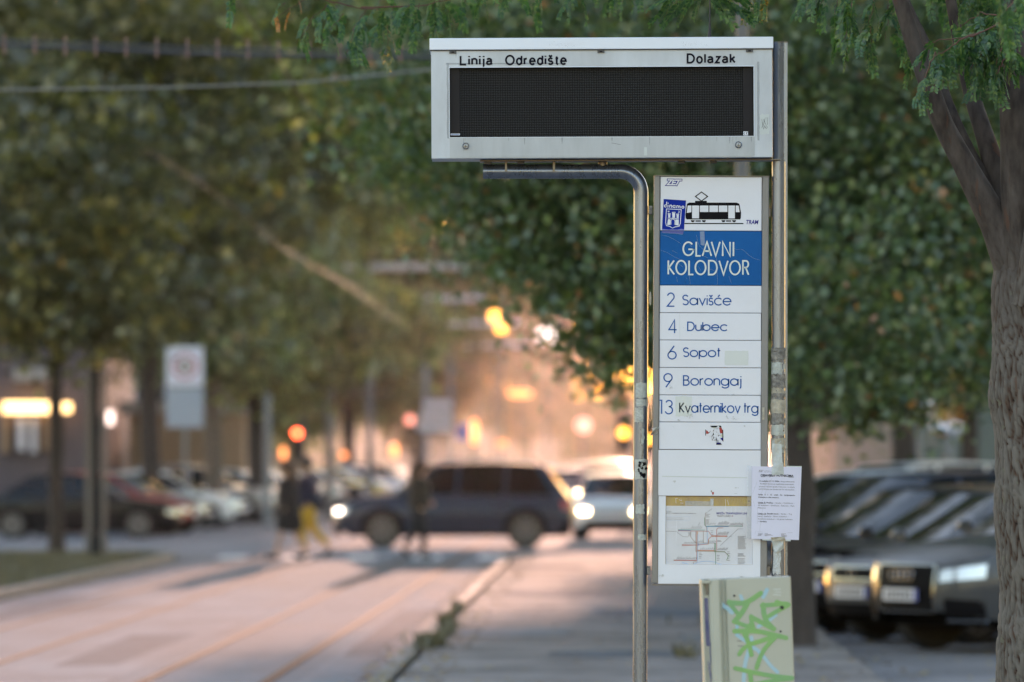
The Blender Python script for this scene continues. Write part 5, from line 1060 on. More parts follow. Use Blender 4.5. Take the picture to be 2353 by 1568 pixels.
# the rest of the crown, above the frame: many fronds that shade the scene
for i in range(900):
    t = frg.random(); x = 2500-1700*t+frg.gauss(0,120); D = 23.6+2.8*t+frg.gauss(0,.8); put_frond(W(x, -230-abs(frg.gauss(0,200))-60*math.sin(t*3), D), frg.uniform(1,1.6), frg.uniform(0,6.28), frg.uniform(-.5,.5), 'frond', False)
for i in range(120): put_frond(W(frg.uniform(2150,2360), frg.uniform(-150,20), 24.3+frg.uniform(0,.8)), frg.uniform(.8,1.2), frg.uniform(0,6.28), frg.uniform(-.4,.4), 'frond', False)
o = link('foliage', qmesh('foliage', np.concatenate(stuffV), np.concatenate(stuffQ), M['frond'], np.concatenate(stuffT)), tree, tO); o['kind'] = 'stuff'

# ------------------------------------------------------------------ cars
def lerpl(tab, x):
    for i in range(len(tab)-1):
        if x <= tab[i+1][0]:
            a, b = tab[i], tab[i+1]; t = (x-a[0])/(b[0]-a[0]) if b[0] > a[0] else 0; return a[1]+(b[1]-a[1])*max(0, min(1, t))
    return tab[-1][1]
class CarKind: pass
def make_car(kind, name, paint, label, group=None, lights=False, front='slim', front_lamps='lamp', tailm='tail', roofrails=False):
    K_ = CARK[kind]; L, Wd, H, WB, RW = K_['L'], K_['W']/2, K_['H'], K_['WB'], K_['RW']
    root = empty(name, (0,0,0), label, 'car', group)
    xf, xr = WB/2 + K_.get('sh', 0), -WB/2 + K_.get('sh', 0); zs = .24 if H < 1.6 else .30; half = L/2
    top = K_['top']; ra = RW + .065
    def plan_(x):
        xs = half - .75
        if x > xs: t = min(1, (x-xs)/(half-xs)); return Wd*(max(0, 1-t**2.6))**(1/2.6)
        xs = half - .5
        if x < -xs: t = min(1, (-x-xs)/(half-xs)); return Wd*(max(0, 1-t**3.0))**(1/3.0)
        return Wd
    def front_x(y, z=.6):
        t = (1-(min(abs(y), Wd*.999)/Wd)**2.6)**(1/2.6); x = half-.75+.75*t; return x - lean(z)
    def rear_x(y, z=.6): t = (1-(min(abs(y), Wd*.999)/Wd)**3.0)**(1/3.0); return -(half-.5+.5*t) + leanr(z)
    lean = lambda z: .10*max(0, (z-.55)/.5)**1.5 + .10*max(0, (.42-z)/.3)
    leanr = lambda z: .10*max(0, (z-.75)/.5) + .10*max(0, (.42-z)/.3)
    zt = lambda x: lerpl(top, x)
    xs_ = set([half*math.cos(math.pi*i/44) for i in range(45)])
    for xc in (xf, xr):
        for k in range(-8, 9): xs_.add(xc + ra*math.sin(k*math.pi/16))
    X = sorted(xs_); vb = MB(); NV = 9; NT = 6
    def zlow(x):
        z = zs + (.10*max(0, (abs(x)-half+.5)/.5)**2)
        for xc in (xf, xr):
            if abs(x-xc) < ra: z = max(z, RW + math.sqrt(max(0, ra*ra-(x-xc)**2)))
        return z
    rings = []
    for x in X:
        w_ = plan_(x); a = zlow(x); b = zt(x); pts = []
        for k in range(NV+1):
            v = k/NV; z = a+(b-a)*v; f = .955+.045*math.sin(min(1, (z-zs)/(.55))*math.pi/2) - .075*max(0, (z-.70)/.35)**1.6
            f += .012*math.exp(-((z-.62)/.05)**2)
            dx = -lean(z)*max(0, (x-half+1.0)/1.0) if x > 0 else leanr(z)*max(0, (-x-half+.8)/.8)
            pts.append((x+dx, -w_*f, z))
        we = pts[-1][1]; xd = pts[-1][0]
        for k in range(1, NT): y = we + (-2*we)*k/NT; c = 1-(abs(y)/max(1e-4, abs(we)))**2.2 if we else 0; pts.append((xd, y, b+.045*c*min(1, (half-abs(x))/.4)))
        pts += [(p[0], -p[1], p[2]) for p in pts[:NV+1][::-1]]; rings.append(pts)
    vb.loft(rings, closed=False, caps=False); body = vb.obj('body', paint, root, True)
    # wheel arch lips, underbody
    u = MB()
    for sg in (-1, 1):
        u.box(-half+.12, xr-ra, sg*(Wd-.12)-.06, sg*(Wd-.12)+.06, zs-.05, .5); u.box(xr+ra, xf-ra, sg*(Wd-.12)-.06, sg*(Wd-.12)+.06, zs-.05, .5); u.box(xf+ra, half-.3, sg*(Wd-.2)-.06, sg*(Wd-.2)+.06, zs-.03, .5)
    u.box(-half+.2, half-.35, -(Wd-.2), Wd-.2, zs-.06, .84); u.obj('underbody', M['under'], root)
    # wheels
    key = (kind,)
    if key not in WC:
        t_ = MB(); n = 32; prof = [(RW*.66,-.10),(RW*.93,-.105),(RW,-.075),(RW,.075),(RW*.93,.105),(RW*.66,.10)]
        t_.loft([[(math.cos(2*math.pi*j/n)*r, y, math.sin(2*math.pi*j/n)*r) for j in range(n)] for r, y in prof])
        r_ = MB(); r_.loft([[(math.cos(2*math.pi*j/n)*r, y, math.sin(2*math.pi*j/n)*r) for j in range(n)] for r, y in ((RW*.70,-.10),(RW*.70,-.112),(RW*.63,-.108),(RW*.62,-.08))], caps=False)
        for k in range(10):
            a = 2*math.pi*k/10; da = .10
            r_.add([(math.cos(a-da*2)*RW*.12, -.105, math.sin(a-da*2)*RW*.12), (math.cos(a+da*2)*RW*.12, -.105, math.sin(a+da*2)*RW*.12), (math.cos(a+da)*RW*.66, -.100, math.sin(a+da)*RW*.66), (math.cos(a-da)*RW*.66, -.100, math.sin(a-da)*RW*.66),
                    (math.cos(a-da*2)*RW*.12, -.06, math.sin(a-da*2)*RW*.12), (math.cos(a+da*2)*RW*.12, -.06, math.sin(a+da*2)*RW*.12), (math.cos(a+da)*RW*.66, -.07, math.sin(a+da)*RW*.66), (math.cos(a-da)*RW*.66, -.07, math.sin(a-da)*RW*.66)], [(0,1,2,3),(0,4,5,1),(1,5,6,2),(3,2,6,7),(0,3,7,4)])
        r_.loft([[(math.cos(2*math.pi*j/12)*r, y, math.sin(2*math.pi*j/12)*r) for j in range(12)] for r, y in ((RW*.15,-.06),(RW*.15,-.112),(RW*.10,-.116))])
        WC[key] = (t_.mesh('tyre', M['tyre'], True), r_.mesh('rim', M['rim'], True))
    for xc in (xf, xr):
        for sg in (-1, 1):
            wh = empty('wheel', (xc, sg*(Wd-.125), RW)); wh.parent = root; wh.rotation_euler = (0, 0, 0 if sg < 0 else math.pi)
            link('tyre', WC[key][0], wh); link('rim', WC[key][1], wh)
    # cabin
    xb0, xr0, xr1, xb1 = K_['cab']; zb0, zb1 = zt(xb0)+.02, zt(xb1)+.02; wb_, wt_ = Wd*.90, Wd*.70; zr = H-.055
    ins = lambda x, zz: 0
    def roofz(x): t = (x-xr1)/(xr0-xr1); return zr + .055*math.sin(math.pi*max(0, min(1, t)))**.8
    rf = MB(); NX = 14; NY = 8
    def rp(u_, v_):
        x = xr1+(xr0-xr1)*u_; y = -wt_+2*wt_*v_; c = 1-(abs(y)/wt_)**2.5; return (x, y, roofz(x)-.02+.035*c)
    rf.grid(lambda u_, v_: rp(v_, u_), NY, NX)
    def pillar(a, b, wd_):  # a lower, b upper, width along x
        rf.add([(a[0]-wd_/2,a[1],a[2]),(a[0]+wd_/2,a[1],a[2]),(b[0]+wd_*.42,b[1],b[2]),(b[0]-wd_*.42,b[1],b[2]),(a[0]-wd_/2,a[1]*.955,a[2]),(a[0]+wd_/2,a[1]*.955,a[2]),(b[0]+wd_*.42,b[1]*.955,b[2]),(b[0]-wd_*.42,b[1]*.955,b[2])], [(0,1,2,3),(4,7,6,5),(1,5,6,2),(0,3,7,4)])
    belt = lambda x: zt(x)+.0
    for sg in (-1, 1):
        pillar((xb0-.03, sg*wb_*.985, belt(xb0)-.02), (xr0-.02, sg*wt_, roofz(xr0)-.015), .085); 
        for q in K_['pill']: f = (q-xb1)/(xb0-xb1); pillar((q, sg*wb_, belt(q)-.02), (q-.05 if q > xb1 else q, sg*wt_, roofz(max(xr1, min(xr0, q)))-.015), .07)
        pillar((xb1+.12, sg*wb_*.985, belt(xb1)-.02), (xr1+.05, sg*wt_, roofz(xr1)-.015), K_.get('cp', .2))
        # drip rail over side glass
        rf.tube([(xr0, sg*wt_, roofz(xr0)-.02)] + [(xr1+(xr0-xr1)*(1-i/6), sg*wt_, roofz(xr1+(xr0-xr1)*(1-i/6))-.02) for i in range(1, 7)], .022, 6)
    rf.obj('roof', paint, root, True)
    def gl(nm, c4, bow=(0,0,0)):
        g_ = MB(); a, b, c, d = [Vector(p) for p in c4]
        g_.grid(lambda s_, t_: a.lerp(b, s_).lerp(d.lerp(c, s_), t_)+Vector(bow)*math.sin(math.pi*s_), 8, 4); return g_.obj(nm, M['glass'], root, True)
    gl('windshield', ((xb0, -wb_*.95, zb0-.01), (xb0, wb_*.95, zb0-.01), (xr0, wt_*.97, roofz(xr0)-.02), (xr0, -wt_*.97, roofz(xr0)-.02)), (.10,0,.02))
    gl('rear_window', ((xb1, -wb_*.95, zb1-.01), (xb1, wb_*.95, zb1-.01), (xr1, wt_*.97, roofz(xr1)-.02), (xr1, -wt_*.97, roofz(xr1)-.02)), (-.06,0,.01))
    cuts = [xb0] + sorted(K_['pill'], reverse=True) + [xb1]
    for sg in (-1, 1):
        for i in range(len(cuts)-1):
            a, b = cuts[i], cuts[i+1]; ta = max(xr1, min(xr0, a-.05)) if i else xr0; tb = max(xr1, min(xr0, b-.05)) if i < len(cuts)-2 else xr1
            gl('side_window', ((a, sg*wb_*.975, belt(a)-.015), (b, sg*wb_*.975, belt(b)-.015), (tb, sg*wt_*.985, roofz(tb)-.02), (ta, sg*wt_*.985, roofz(ta)-.02)))
        mr = MB(); mr.ell((xb0-.18, sg*(Wd+.06), belt(xb0)+.10), (.07,.10,.065), 10, 6); mr.box(xb0-.2, xb0-.14, min(sg*(Wd-.10), sg*(Wd+.03)), max(sg*(Wd-.10), sg*(Wd+.03)), belt(xb0)+.04, belt(xb0)+.08); mr.obj('mirror', paint, root, True)
        hd = MB()
        for q in K_['pill'][:2]: hd.box(q+.06, q+.2, min(sg*(Wd*.985), sg*(Wd+.015)), max(sg*(Wd*.985), sg*(Wd+.015)), .80, .83)
        hd.obj('door_handle', paint, root)
    if roofrails:
        for sg in (-1, 1):
            r_ = MB(); r_.tube([(xr0-.1, sg*wt_*.93, roofz(xr0)+.0), (xr0-.2, sg*wt_*.93, H+.035), (xr1+.2, sg*wt_*.93, H+.025), (xr1+.05, sg*wt_*.93, roofz(xr1)-.01)], .022, 6); r_.obj('roof_rail', M['chrome'], root, True)
    # front fittings
    def fp(nm, m, y0, y1, z0, z1, lift, tilt0=0, tilt1=0, n=8):
        mb = MB(); 
        def q(u_, v_, d): y = y0+(y1-y0)*u_; z = (z0+tilt0*u_)*(1-v_)+(z1+tilt1*u_)*v_; return (front_x(y, z)+d, y, z)
        mb.grid(lambda u_, v_: q(u_, v_, lift), n, 3); mb.grid(lambda u_, v_: q(u_, 1-v_, -.03), n, 3); 
        mb.grid(lambda u_, v_: q(u_, 0, lift*(1-v_)-.03*v_), n, 1); mb.grid(lambda u_, v_: q(u_, 1, lift*v_-.03*(1-v_)), n, 1)
        return mb.obj(nm, m, root, True)
    hz = zt(half*.93)-.13
    for sg in (-1, 1):
        mb_ = fp('headlight', M[front_lamps], sg*.46*Wd/.9, sg*.80*Wd/.9, hz-.06, hz+.045, .014, .04, .06)
        if lights: fp('lamp_glow', M[lights], sg*.50*Wd/.9, sg*.72*Wd/.9, hz-.03, hz+.06, .03, .01, .01)
    if front == 'hex':
        fp('grille_frame', M['chrome'], -.415, .415, .365, .80, .010); fp('grille', M['grille'], -.385, .385, .38, .79, .022)
        em = MB()
        for k in range(4):
            y = -.122+k*.081; x = front_x(y, .70)+.035; em.tube([(x, y+.052*math.cos(a), .705+.052*math.sin(a)) for a in [j*math.pi/8 for j in range(17)]], .0085, 6)
        em.obj('emblem', M['chrome'], root, True)
        for sg in (-1, 1): fp('air_intake', M['grille'], sg*.52, sg*.80, .32, .50, .012, .02, -.02); fp('bumper_trim', M['chrome'], sg*.52, sg*.80, .285, .31, .02)
        fp('plate', M['plate'], -.26, .26, .47, .58, .045, n=4); fp('plate_band', M['plateb'], .22, .26, .47, .58, .048, n=1)
        for k in range(6): fp('plate_mark', M['grey'], -.19+k*.065, -.155+k*.065, .495, .555, .0475, n=1)
    elif front == 'slit':
        fp('grille_frame', M['chrome'], -.36, .36, .60, .73, .010); fp('grille', M['grille'], -.33, .33, .615, .715, .02); fp('air_intake', M['grille'], -.55, .55, .27, .38, .012)
        em = MB(); em.tube([(front_x(0,.66)+.03, .045*math.cos(a), .665+.045*math.sin(a)) for a in [j*math.pi/8 for j in range(17)]], .008, 6); em.obj('emblem', M['chrome'], root, True)
        fp('plate', M['plate'], -.26, .26, .43, .54, .035, n=4); fp('plate_band', M['plateb'], .22, .26, .43, .54, .038, n=1)
        for k in range(6): fp('plate_mark', M['grey'], -.19+k*.065, -.155+k*.065, .455, .515, .0375, n=1)
    else:
        fp('grille', M['grille'], -.42, .42, hz-.04, hz+.03, .012); fp('air_intake', M['grille'], -.6, .6, .27, .42, .010); fp('plate', M['plate'], -.26, .26, .44, .54, .03, n=4)
    def rp_(nm, m, y0, y1, z0, z1, lift):
        mb = MB(); mb.grid(lambda u_, v_: (rear_x(y0+(y1-y0)*u_, z0+(z1-z0)*v_)-lift, y0+(y1-y0)*u_, z0+(z1-z0)*v_), 8, 3); return mb.obj(nm, m, root, True)
    zr_ = zt(-half*.95)-.2
    for sg in (-1, 1): rp_('tail_light', M[tailm], sg*.5*Wd/.9, sg*.875*Wd/.9, zr_, zr_+.19, .012)
    rp_('plate', M['plate'], -.26, .26, zr_-.05, zr_+.06, .02)
    # door seams
    sm = MB()
    for sg in (-1, 1):
        for q in [xb0-.1] + K_['pill'][:2]: sm.add([(q, sg*(Wd*.995+.002), .36), (q+.008, sg*(Wd*.995+.002), .36), (q+.008, sg*(Wd*.985+.002), belt(q)-.12), (q, sg*(Wd*.985+.002), belt(q)-.12)], [(0,1,2,3) if sg < 0 else (3,2,1,0)])
    sm.obj('door_seam', M['under'], root)
    return root
WC = {}
CARK = {
 'suv': dict(L=4.45, W=1.84, H=1.60, WB=2.62, RW=.36, top=[(-2.3,.86),(-2.0,.98),(0,1.02),(.9,1.03),(1.75,.93),(2.05,.84),(2.3,.72)], cab=(.95,.20,-1.65,-2.12), pill=[-.15,-1.05], cp=.3),
 'hatch': dict(L=4.25, W=1.78, H=1.46, WB=2.60, RW=.32, top=[(-2.2,.80),(-1.95,.90),(0,.92),(.9,.93),(1.7,.82),(1.95,.74),(2.2,.64)], cab=(1.05,.25,-1.45,-2.02), pill=[-.1,-1.0], cp=.3),
 'wagon': dict(L=4.82, W=1.90, H=1.70, WB=2.82, RW=.37, top=[(-2.45,.90),(-2.1,1.04),(0,1.06),(1.0,1.06),(1.85,.98),(2.2,.86),(2.45,.74)], cab=(1.1,.42,-1.75,-2.28), pill=[-.05,-1.0], cp=.28),
 'sedan': dict(L=4.6, W=1.80, H=1.45, WB=2.78, RW=.33, top=[(-2.35,.80),(-2.1,.93),(-1.6,.98),(0,.92),(.9,.92),(1.8,.80),(2.05,.73),(2.35,.62)], cab=(1.05,.25,-.95,-1.65), pill=[-.1,-.85], cp=.25),
 'van': dict(L=4.9, W=1.95, H=2.05, WB=3.0, RW=.34, top=[(-2.5,1.0),(-2.3,1.1),(1.0,1.1),(1.9,1.02),(2.2,.92),(2.5,.75)], cab=(1.45,.8,-2.2,-2.4), pill=[.3,-.9], cp=.2),
}
def copy_tree(o, parent=None):
    c = o.copy(); COL.objects.link(c)
    if parent: c.parent = parent
    for ch in o.children: copy_tree(ch, c)
    return c
PROTO = {}
def car(kind, paint, label, x, y, ang, z=0, group='parked cars', **kw):
    key = (kind, tuple(sorted(kw.items())))
    if key not in PROTO: r = make_car(kind, 'parked_car' if group and 'parked' in group else 'car', PT[paint], label, group, **kw); PROTO[key] = (r, paint)
    else:
        src, pp = PROTO[key]; r = copy_tree(src); r['label'] = label; r.name = 'parked_car' if group and 'parked' in group else 'car'
        if 'group' in r: del r['group']
        if group: r['group'] = group
        if pp != paint:
            for ch in r.children:
                if ch.type == 'MESH' and ch.data.materials and ch.data.materials[0] == PT[pp]: ch.material_slots[0].link = 'OBJECT'; ch.material_slots[0].material = PT[paint]
    r.location = (x, y, z); r.rotation_euler = (0, 0, math.radians(ang)); return r
def by_front(px, D, L, ang):  # place so that the nose is at picture column px
    c, s_ = math.cos(math.radians(ang)), math.sin(math.radians(ang)); return ((px-HX)*D/FP - c*L/2, D - s_*L/2)
GR = 'cars parked nose out on the right'
A = 213
x, y = by_front(2075, 51, 4.45, A); car('suv', 'grey', 'nearest parked car, grey with big black grille and four-ring badge', x, y, A, 0, GR, front='hex')
x, y = by_front(1960, 53.7, 4.25, A); car('hatch', 'champ', 'champagne parked car with thin chrome grille, second from the locust tree', x, y, A, 0, GR, front='slit')
x, y = by_front(1856, 56.4, 4.6, A); car('sedan', 'black', 'black parked car whose nose shows right of the utility cabinet', x, y, A, 0, GR, front='slit')
for i, (k, c, lab) in enumerate((('hatch','black','dark parked hatchback whose roof line glows behind the black car'),('suv','slate','slate parked car behind the hatchback with sunlit roof'),('hatch','silver','silver parked car farther back in the right row'),('suv','white','pale parked car far back in the right row'),('hatch','red','red parked car peeking over the white roofs'),('wagon','white','white tall car at the far end of the right row'))):
    D = 59.2+i*2.8 + (14 if i > 3 else 0); x, y = by_front(1765-i*40+(260 if i > 3 else 0), D, 4.3, A); car(k, c, lab, x, y, A, 0, GR)
GL_ = 'cars parked nose out on the left'
x, y = by_front(418, 126, 4.6, 0)
car('sedan', 'black', 'black saloon side on between the tree trunks at the left', x, y, 0, 0, GL_)
for i, (px, D, k, c, lab) in enumerate(((455,131,'hatch','red','dark red car nose behind the black saloon'),(492,135,'hatch','silver','silver car nose glinting beside the pole sign'),(470,139,'sedan','black','dark saloon nose behind the silver one'),(570,145,'hatch','white','white hatchback nose right of the pole sign'),(560,152,'sedan','black','black saloon just behind the white hatchback'),(640,158,'suv','silver','silver car half hidden by the walking pair'),
    (610,165,'sedan','dblue','dark blue car left of the walking pair, glinting bonnet'),(700,176,'hatch','white','white car behind the walking pair'),(745,184,'suv','slate','slate car between the walking pair and the crossing car'),(800,194,'hatch','silver','silver car over the bonnet of the crossing car'),(850,206,'sedan','black','dark car behind the right grey mast'),(900,216,'hatch','yellow','yellow car glinting above the crossing car'),(945,232,'hatch','white','white car left of the lone walking woman'),(985,250,'suv','silver','far silver car at the lone woman\'s head'))):
    x, y = by_front(px, D, 4.4, -8); car(k, c, lab, x, y, -8, 0, GL_)
car('wagon', 'slate', 'dark slate estate car crossing the tram street, seen from its side', (1043-HX)*112/FP, 112+.9, 180, 0, None, lights='lampdim', roofrails=True)
car('hatch', 'white', 'white oncoming car with bright yellow headlamps, left of the bent pipe', (1418-HX)*125/FP, 127, 266, 0, 'oncoming traffic', lights='lampon')
car('sedan', 'grey', 'far oncoming car with white headlamps above the crossing car\'s tail', (1297-HX)*205/FP, 205, 268, 0, 'oncoming traffic', lights='lampon')
car('suv', 'white', 'far white car in the glow left of the oncoming car', (1345-HX)*260/FP, 260, 268, 0, 'oncoming traffic', lights='lampdim')
car('wagon', 'silver', 'far car with red tail lamps under the orange glow', (1410-HX)*190/FP, 193, 88, 0, 'traffic driving away', tailm='tailon')
car('hatch', 'white', 'small far white car with red tail lamps beyond the estate car', (1240-HX)*300/FP, 300, 88, 0, 'traffic driving away', tailm='tailon')

# ------------------------------------------------------------------ people
def skinmesh(name, m, nodes, edges, parent, root_i=0, sub=1):
    me = bpy.data.meshes.new(name); me.from_pydata([n[:3] for n in nodes], edges, []); me.materials.append(m); o = link(name, me, parent)
    o.modifiers.new('skin', 'SKIN')
    sv = me.skin_vertices[0].data if me.skin_vertices else None
    if sv is None:
        bpy.context.view_layer.update(); sv = me.skin_vertices[0].data
    for i, n in enumerate(nodes): r = n[3]; sv[i].radius = (r, r) if not isinstance(r, tuple) else r; sv[i].use_root = (i == root_i)
    sb = o.modifiers.new('sub', 'SUBSURF'); sb.levels = sb.render_levels = sub
    me.shade_smooth(); return o
M['skin'] = mat('skin', (.42,.25,.18), .5); M['hairb'] = mat('brown_hair', (.07,.035,.02), .6); M['hairk'] = mat('dark_hair', (.012,.01,.01), .5)
M['cblack'] = mat('black_cloth', (.010,.011,.015), .8); M['cnavy'] = mat('navy_cloth', (.018,.024,.06), .75); M['cmust'] = mat('mustard_cloth', (.55,.33,.03), .8); M['colive'] = mat('olive_jacket', (.028,.025,.020), .8); M['shoe'] = mat('shoe', (.015,.013,.012), .5); M['phone'] = mat('paper_white', (.6,.6,.6), .5)
def person(x, y, H_, face, label, hair, legs, arms, garments, longhair=False):
    """face=+1 walks toward +X, -1 toward -X. legs: ((knee dx, dz), (ankle dx, ankle z)) for far and near leg"""
    root = empty('person', (x, y, 0), label, 'person'); s = H_/1.75; F = face
    def N(dx, dy, z, r): return (F*dx*s, dy*s, z*s, r*s)
    nodes = [N(0,0,.95,.125), N(.01,0,1.10,.115), N(.015,0,1.28,.135), N(.02,0,1.42,.115), N(.03,0,1.50,.052), N(.045,0,1.58,.062), N(.05,0,1.66,.088), N(.045,0,1.72,.060)]
    ed = [(0,1),(1,2),(2,3),(3,4),(4,5),(5,6),(6,7)]
    def chain(start, items):
        p = start
        for it in items: nodes.append(N(*it)); ed.append((p, len(nodes)-1)); p = len(nodes)-1
    for sgn, (kx, kz), (ax, az), (tx, tz) in legs: chain(0, [(kx*.12, sgn*.09, .86, .088), (kx*.6, sgn*.09, .66, .078), (kx, sgn*.09, kz, .055), ((kx*.5+ax*.5), sgn*.085, (kz+az)/2, .050), (ax, sgn*.08, az, .034), (tx, sgn*.08, tz, .028)])
    for sgn, (ex, ez), (wx, wz) in arms: chain(3, [(.02, sgn*.15, 1.41, .058), (ex*.5, sgn*.185, (1.40+ez)/2, .048), (ex, sgn*.20, ez, .040), (wx, sgn*.17, wz, .027), (wx+(wx-ex)*.18, sgn*.165, wz+(wz-ez)*.18, .030)])
    skinmesh('body', M['skin'], nodes, ed, root, 0, 1)
    # hair, face
    h = MB(); h.ell((F*.035*s, 0, 1.69*s), (.125*s,.11*s,.12*s), 14, 10)
    if longhair: h.tube([(F*.0*s,0,1.72*s),(F*-.045*s,0,1.62*s),(F*-.075*s,0,1.50*s),(F*-.085*s,0,1.36*s),(F*-.08*s,0,1.26*s)], [.10*s,.12*s,.11*s,.09*s,.04*s], 12)
    h.obj('hair', hair, root, True)
    f = MB(); f.ell((F*.118*s, 0, 1.635*s), (.045*s,.055*s,.075*s), 10, 8); f.ell((F*.165*s, 0, 1.63*s), (.016*s,.012*s,.02*s), 8, 6); f.obj('face', M['skin'], root, True)
    def g_leg(sgn, kx, kz, ax, az, cut=1.0, r=1.32): return [(kx*.12, sgn*.09, .86, .088*r), (kx*.6, sgn*.09, .66, .078*r), (kx, sgn*.09, kz, .066*r), ((kx*.5+ax*.5), sgn*.085, (kz+az)/2, .054*r), (ax, sgn*.08, az+.05, .046*r)]
    for kind_, m in garments:
        ns = []; es = []
        def ch(st_, items):
            p = st_
            for it in items: ns.append(N(*it)); es.append((p, len(ns)-1)); p = len(ns)-1
        if kind_ == 'trousers':
            ns.append(N(0,0,1.0,.135)); ns.append(N(0,0,.93,.14)); es.append((0,1))
            for sgn, (kx, kz), (ax, az), t_ in legs: ch(1, g_leg(sgn, kx, kz, ax, az))
        elif kind_ in ('jacket', 'coat'):
            ns += [N(0,0,.84,.23), N(.01,0,1.10,.21), N(.015,0,1.28,.23), N(.02,0,1.42,.19), N(.025,0,1.48,.11)]; es += [(0,1),(1,2),(2,3),(3,4)]
            if kind_ == 'coat': ns += [N(-.01,0,.72,.24), N(-.02,0,.55,.26), N(-.02,0,.48,.26)]; es += [(0,5),(5,6),(6,7)]
            for sgn, (ex, ez), (wx, wz) in arms: ch(3, [(.02, sgn*.15, 1.41, .09), (ex*.5, sgn*.19, (1.40+ez)/2, .08), (ex, sgn*.21, ez, .068), (wx*.9+ex*.1, sgn*.18, wz*.9+ez*.1, .055)])
        skinmesh(kind_, m, ns, es, root, 1 if kind_ == 'trousers' else 0, 1)
    for sgn, k, (ax, az), (tx, tz) in legs:
        sh_ = MB(); a = Vector((F*(ax-.03)*s, sgn*.08*s, (az-.04)*s)); b = Vector((F*tx*s, sgn*.08*s, tz*s)); d = (b-a); sh_.tube([a-d*.15, a, a+d*.5, a+d*1.15, a+d*1.45], [.03*s,.045*s,.045*s,.04*s,.02*s], 10); sh_.obj('shoe', M['shoe'], root, True)
    return root
def XD(px, D): return (px-HX)*D/FP
person(XD(663,99.8), 99.8, 1.70, -1, 'woman in black dress and coat walking left beside the man in yellow', M['hairb'],
       [(-1,(.12,.50),(.24,.09),(.36,.045)), (1,(-.10,.50),(-.30,.16),(-.24,.05))], [(-1,(-.05,1.12),(.06,.90)),(1,(.10,1.14),(.20,.95))], [('coat', M['cblack'])], True)
person(XD(708,100.6), 100.6, 1.76, -1, 'man in navy jacket and mustard yellow trousers walking left', M['hairk'],
       [(-1,(.10,.50),(.06,.09),(.19,.04)), (1,(-.08,.52),(-.36,.20),(-.32,.07))], [(-1,(-.12,1.13),(.02,.95)),(1,(-.02,1.12),(.12,.96))], [('trousers', M['cmust']), ('jacket', M['cnavy'])])
person(XD(962,100.2), 100.2, 1.70, 1, 'woman in olive jacket with long brown hair walking right, alone', M['hairb'],
       [(-1,(.10,.50),(.08,.09),(.20,.04)), (1,(-.06,.52),(-.26,.20),(-.20,.07))], [(-1,(.0,1.13),(.25,1.02)),(1,(.02,1.12),(.24,.98))], [('trousers', M['cblack']), ('jacket', M['colive'])], True)

# ------------------------------------------------------------------ street furniture
def pole(name, px, D, h, r, m, label, cat, group=None, r2=None, z0=0):
    root = empty(name, (XD(px, D), D, z0), label, cat, group); mb = MB(); mb.tube([(0,0,-.05),(0,0,.35),(0,0,.36),(0,0,h)], [r*1.3,r*1.3,r,(r2 or r)], 16); mb.obj('shaft', m, root, True)
    b = MB(); b.box(-r*2,r*2,-r*2,r*2,0,.03,.005); b.obj('base', m, root); return root
pole('lamp_post', 220, 96, 3.9, .075, M['postb'], 'dark lamp post standing at the tip of the grass strip', 'lamp post', z0=.1)
pole('sign_post', 203, 99, 3.8, .045, M['post'], 'thin grey post just left of the dark lamp post', 'post', 'thin grey posts by the dark lamp post')
pole('sign_post', 240, 104, 3.8, .045, M['post'], 'thin grey post just right of the dark lamp post', 'post', 'thin grey posts by the dark lamp post')
ps = pole('parking_sign', 425, 136, CH+(1060-800)*136/FP, .04, M['postl'], 'square no parking sign with grey panel below, on a thin post', 'road sign')
b = MB(); sx = .44; z1 = (1060-797)*136/FP+CH; z2 = (1060-888)*136/FP+CH; z3 = (1060-892)*136/FP+CH; z4 = (1060-983)*136/FP+CH
b.box(-sx, sx, -.06, -.04, z2, z1, .01); b.obj('sign_plate', M['plate'], ps); b = MB(); b.box(-sx, sx, -.06, -.04, z4, z3, .01); b.obj('lower_plate', mat('sign_grey', (.30,.36,.42), .5), ps)
b = MB(); zc_ = (z1+z2)/2; b.loft([[(math.cos(a)*r, -.064, zc_+math.sin(a)*r) for a in [j*math.pi/16 for j in range(32)]] for r in (.30,.24)], caps=False)
b.box(-.19,.19,-.0665,-.0645,zc_-.03,zc_+.03); b.obj('red_ring', M['red'], ps); b = MB(); b.disc((0,-.063,zc_), .12, 20); b.obj('inner_disc', M['m_grn'], ps)
M['armm'] = mat('pale_arm', (.42,.48,.50), .5)
for i, (px, D, arm) in enumerate(((757,170,1),(850,204,1),(978,240,1),(1035,285,1))):
    root = pole('tram_mast', px, D, 8.3, .13, M['postl'] if i > 1 else M['post'], ('grey tram mast right of the walking pair, holding the longest arm','grey tram mast over the bonnet of the crossing car','faint blue grey tram mast above the lone woman','faintest far tram mast left of the glow')[i], 'tram mast', 'tram masts down the left side')
    az = 7.5; m_ = MB(); m_.tube([(0,0,az),(4.1,0,az+.05)], .10, 8); m_.obj('arm', M['armm'], root, True); m_ = MB(); m_.tube([(0,0,az+.9),(2.6,0,az+.09)], .02, 6); m_.obj('stay', M['wire'], root, True)
    for xx in (1.9, 3.9):
        m_ = MB(); m_.tube([(xx,0,az),(xx,0,5.7)], .015, 6); m_.tube([(xx,0,6.5),(xx,0,6.3)], .05, 8); m_.obj('hanger', M['wire'], root, True)
pole('tram_mast', 615, 150, CH+(1060-905)*150/FP, .10, M['postl'], 'short blue grey mast left of the walking pair', 'post')
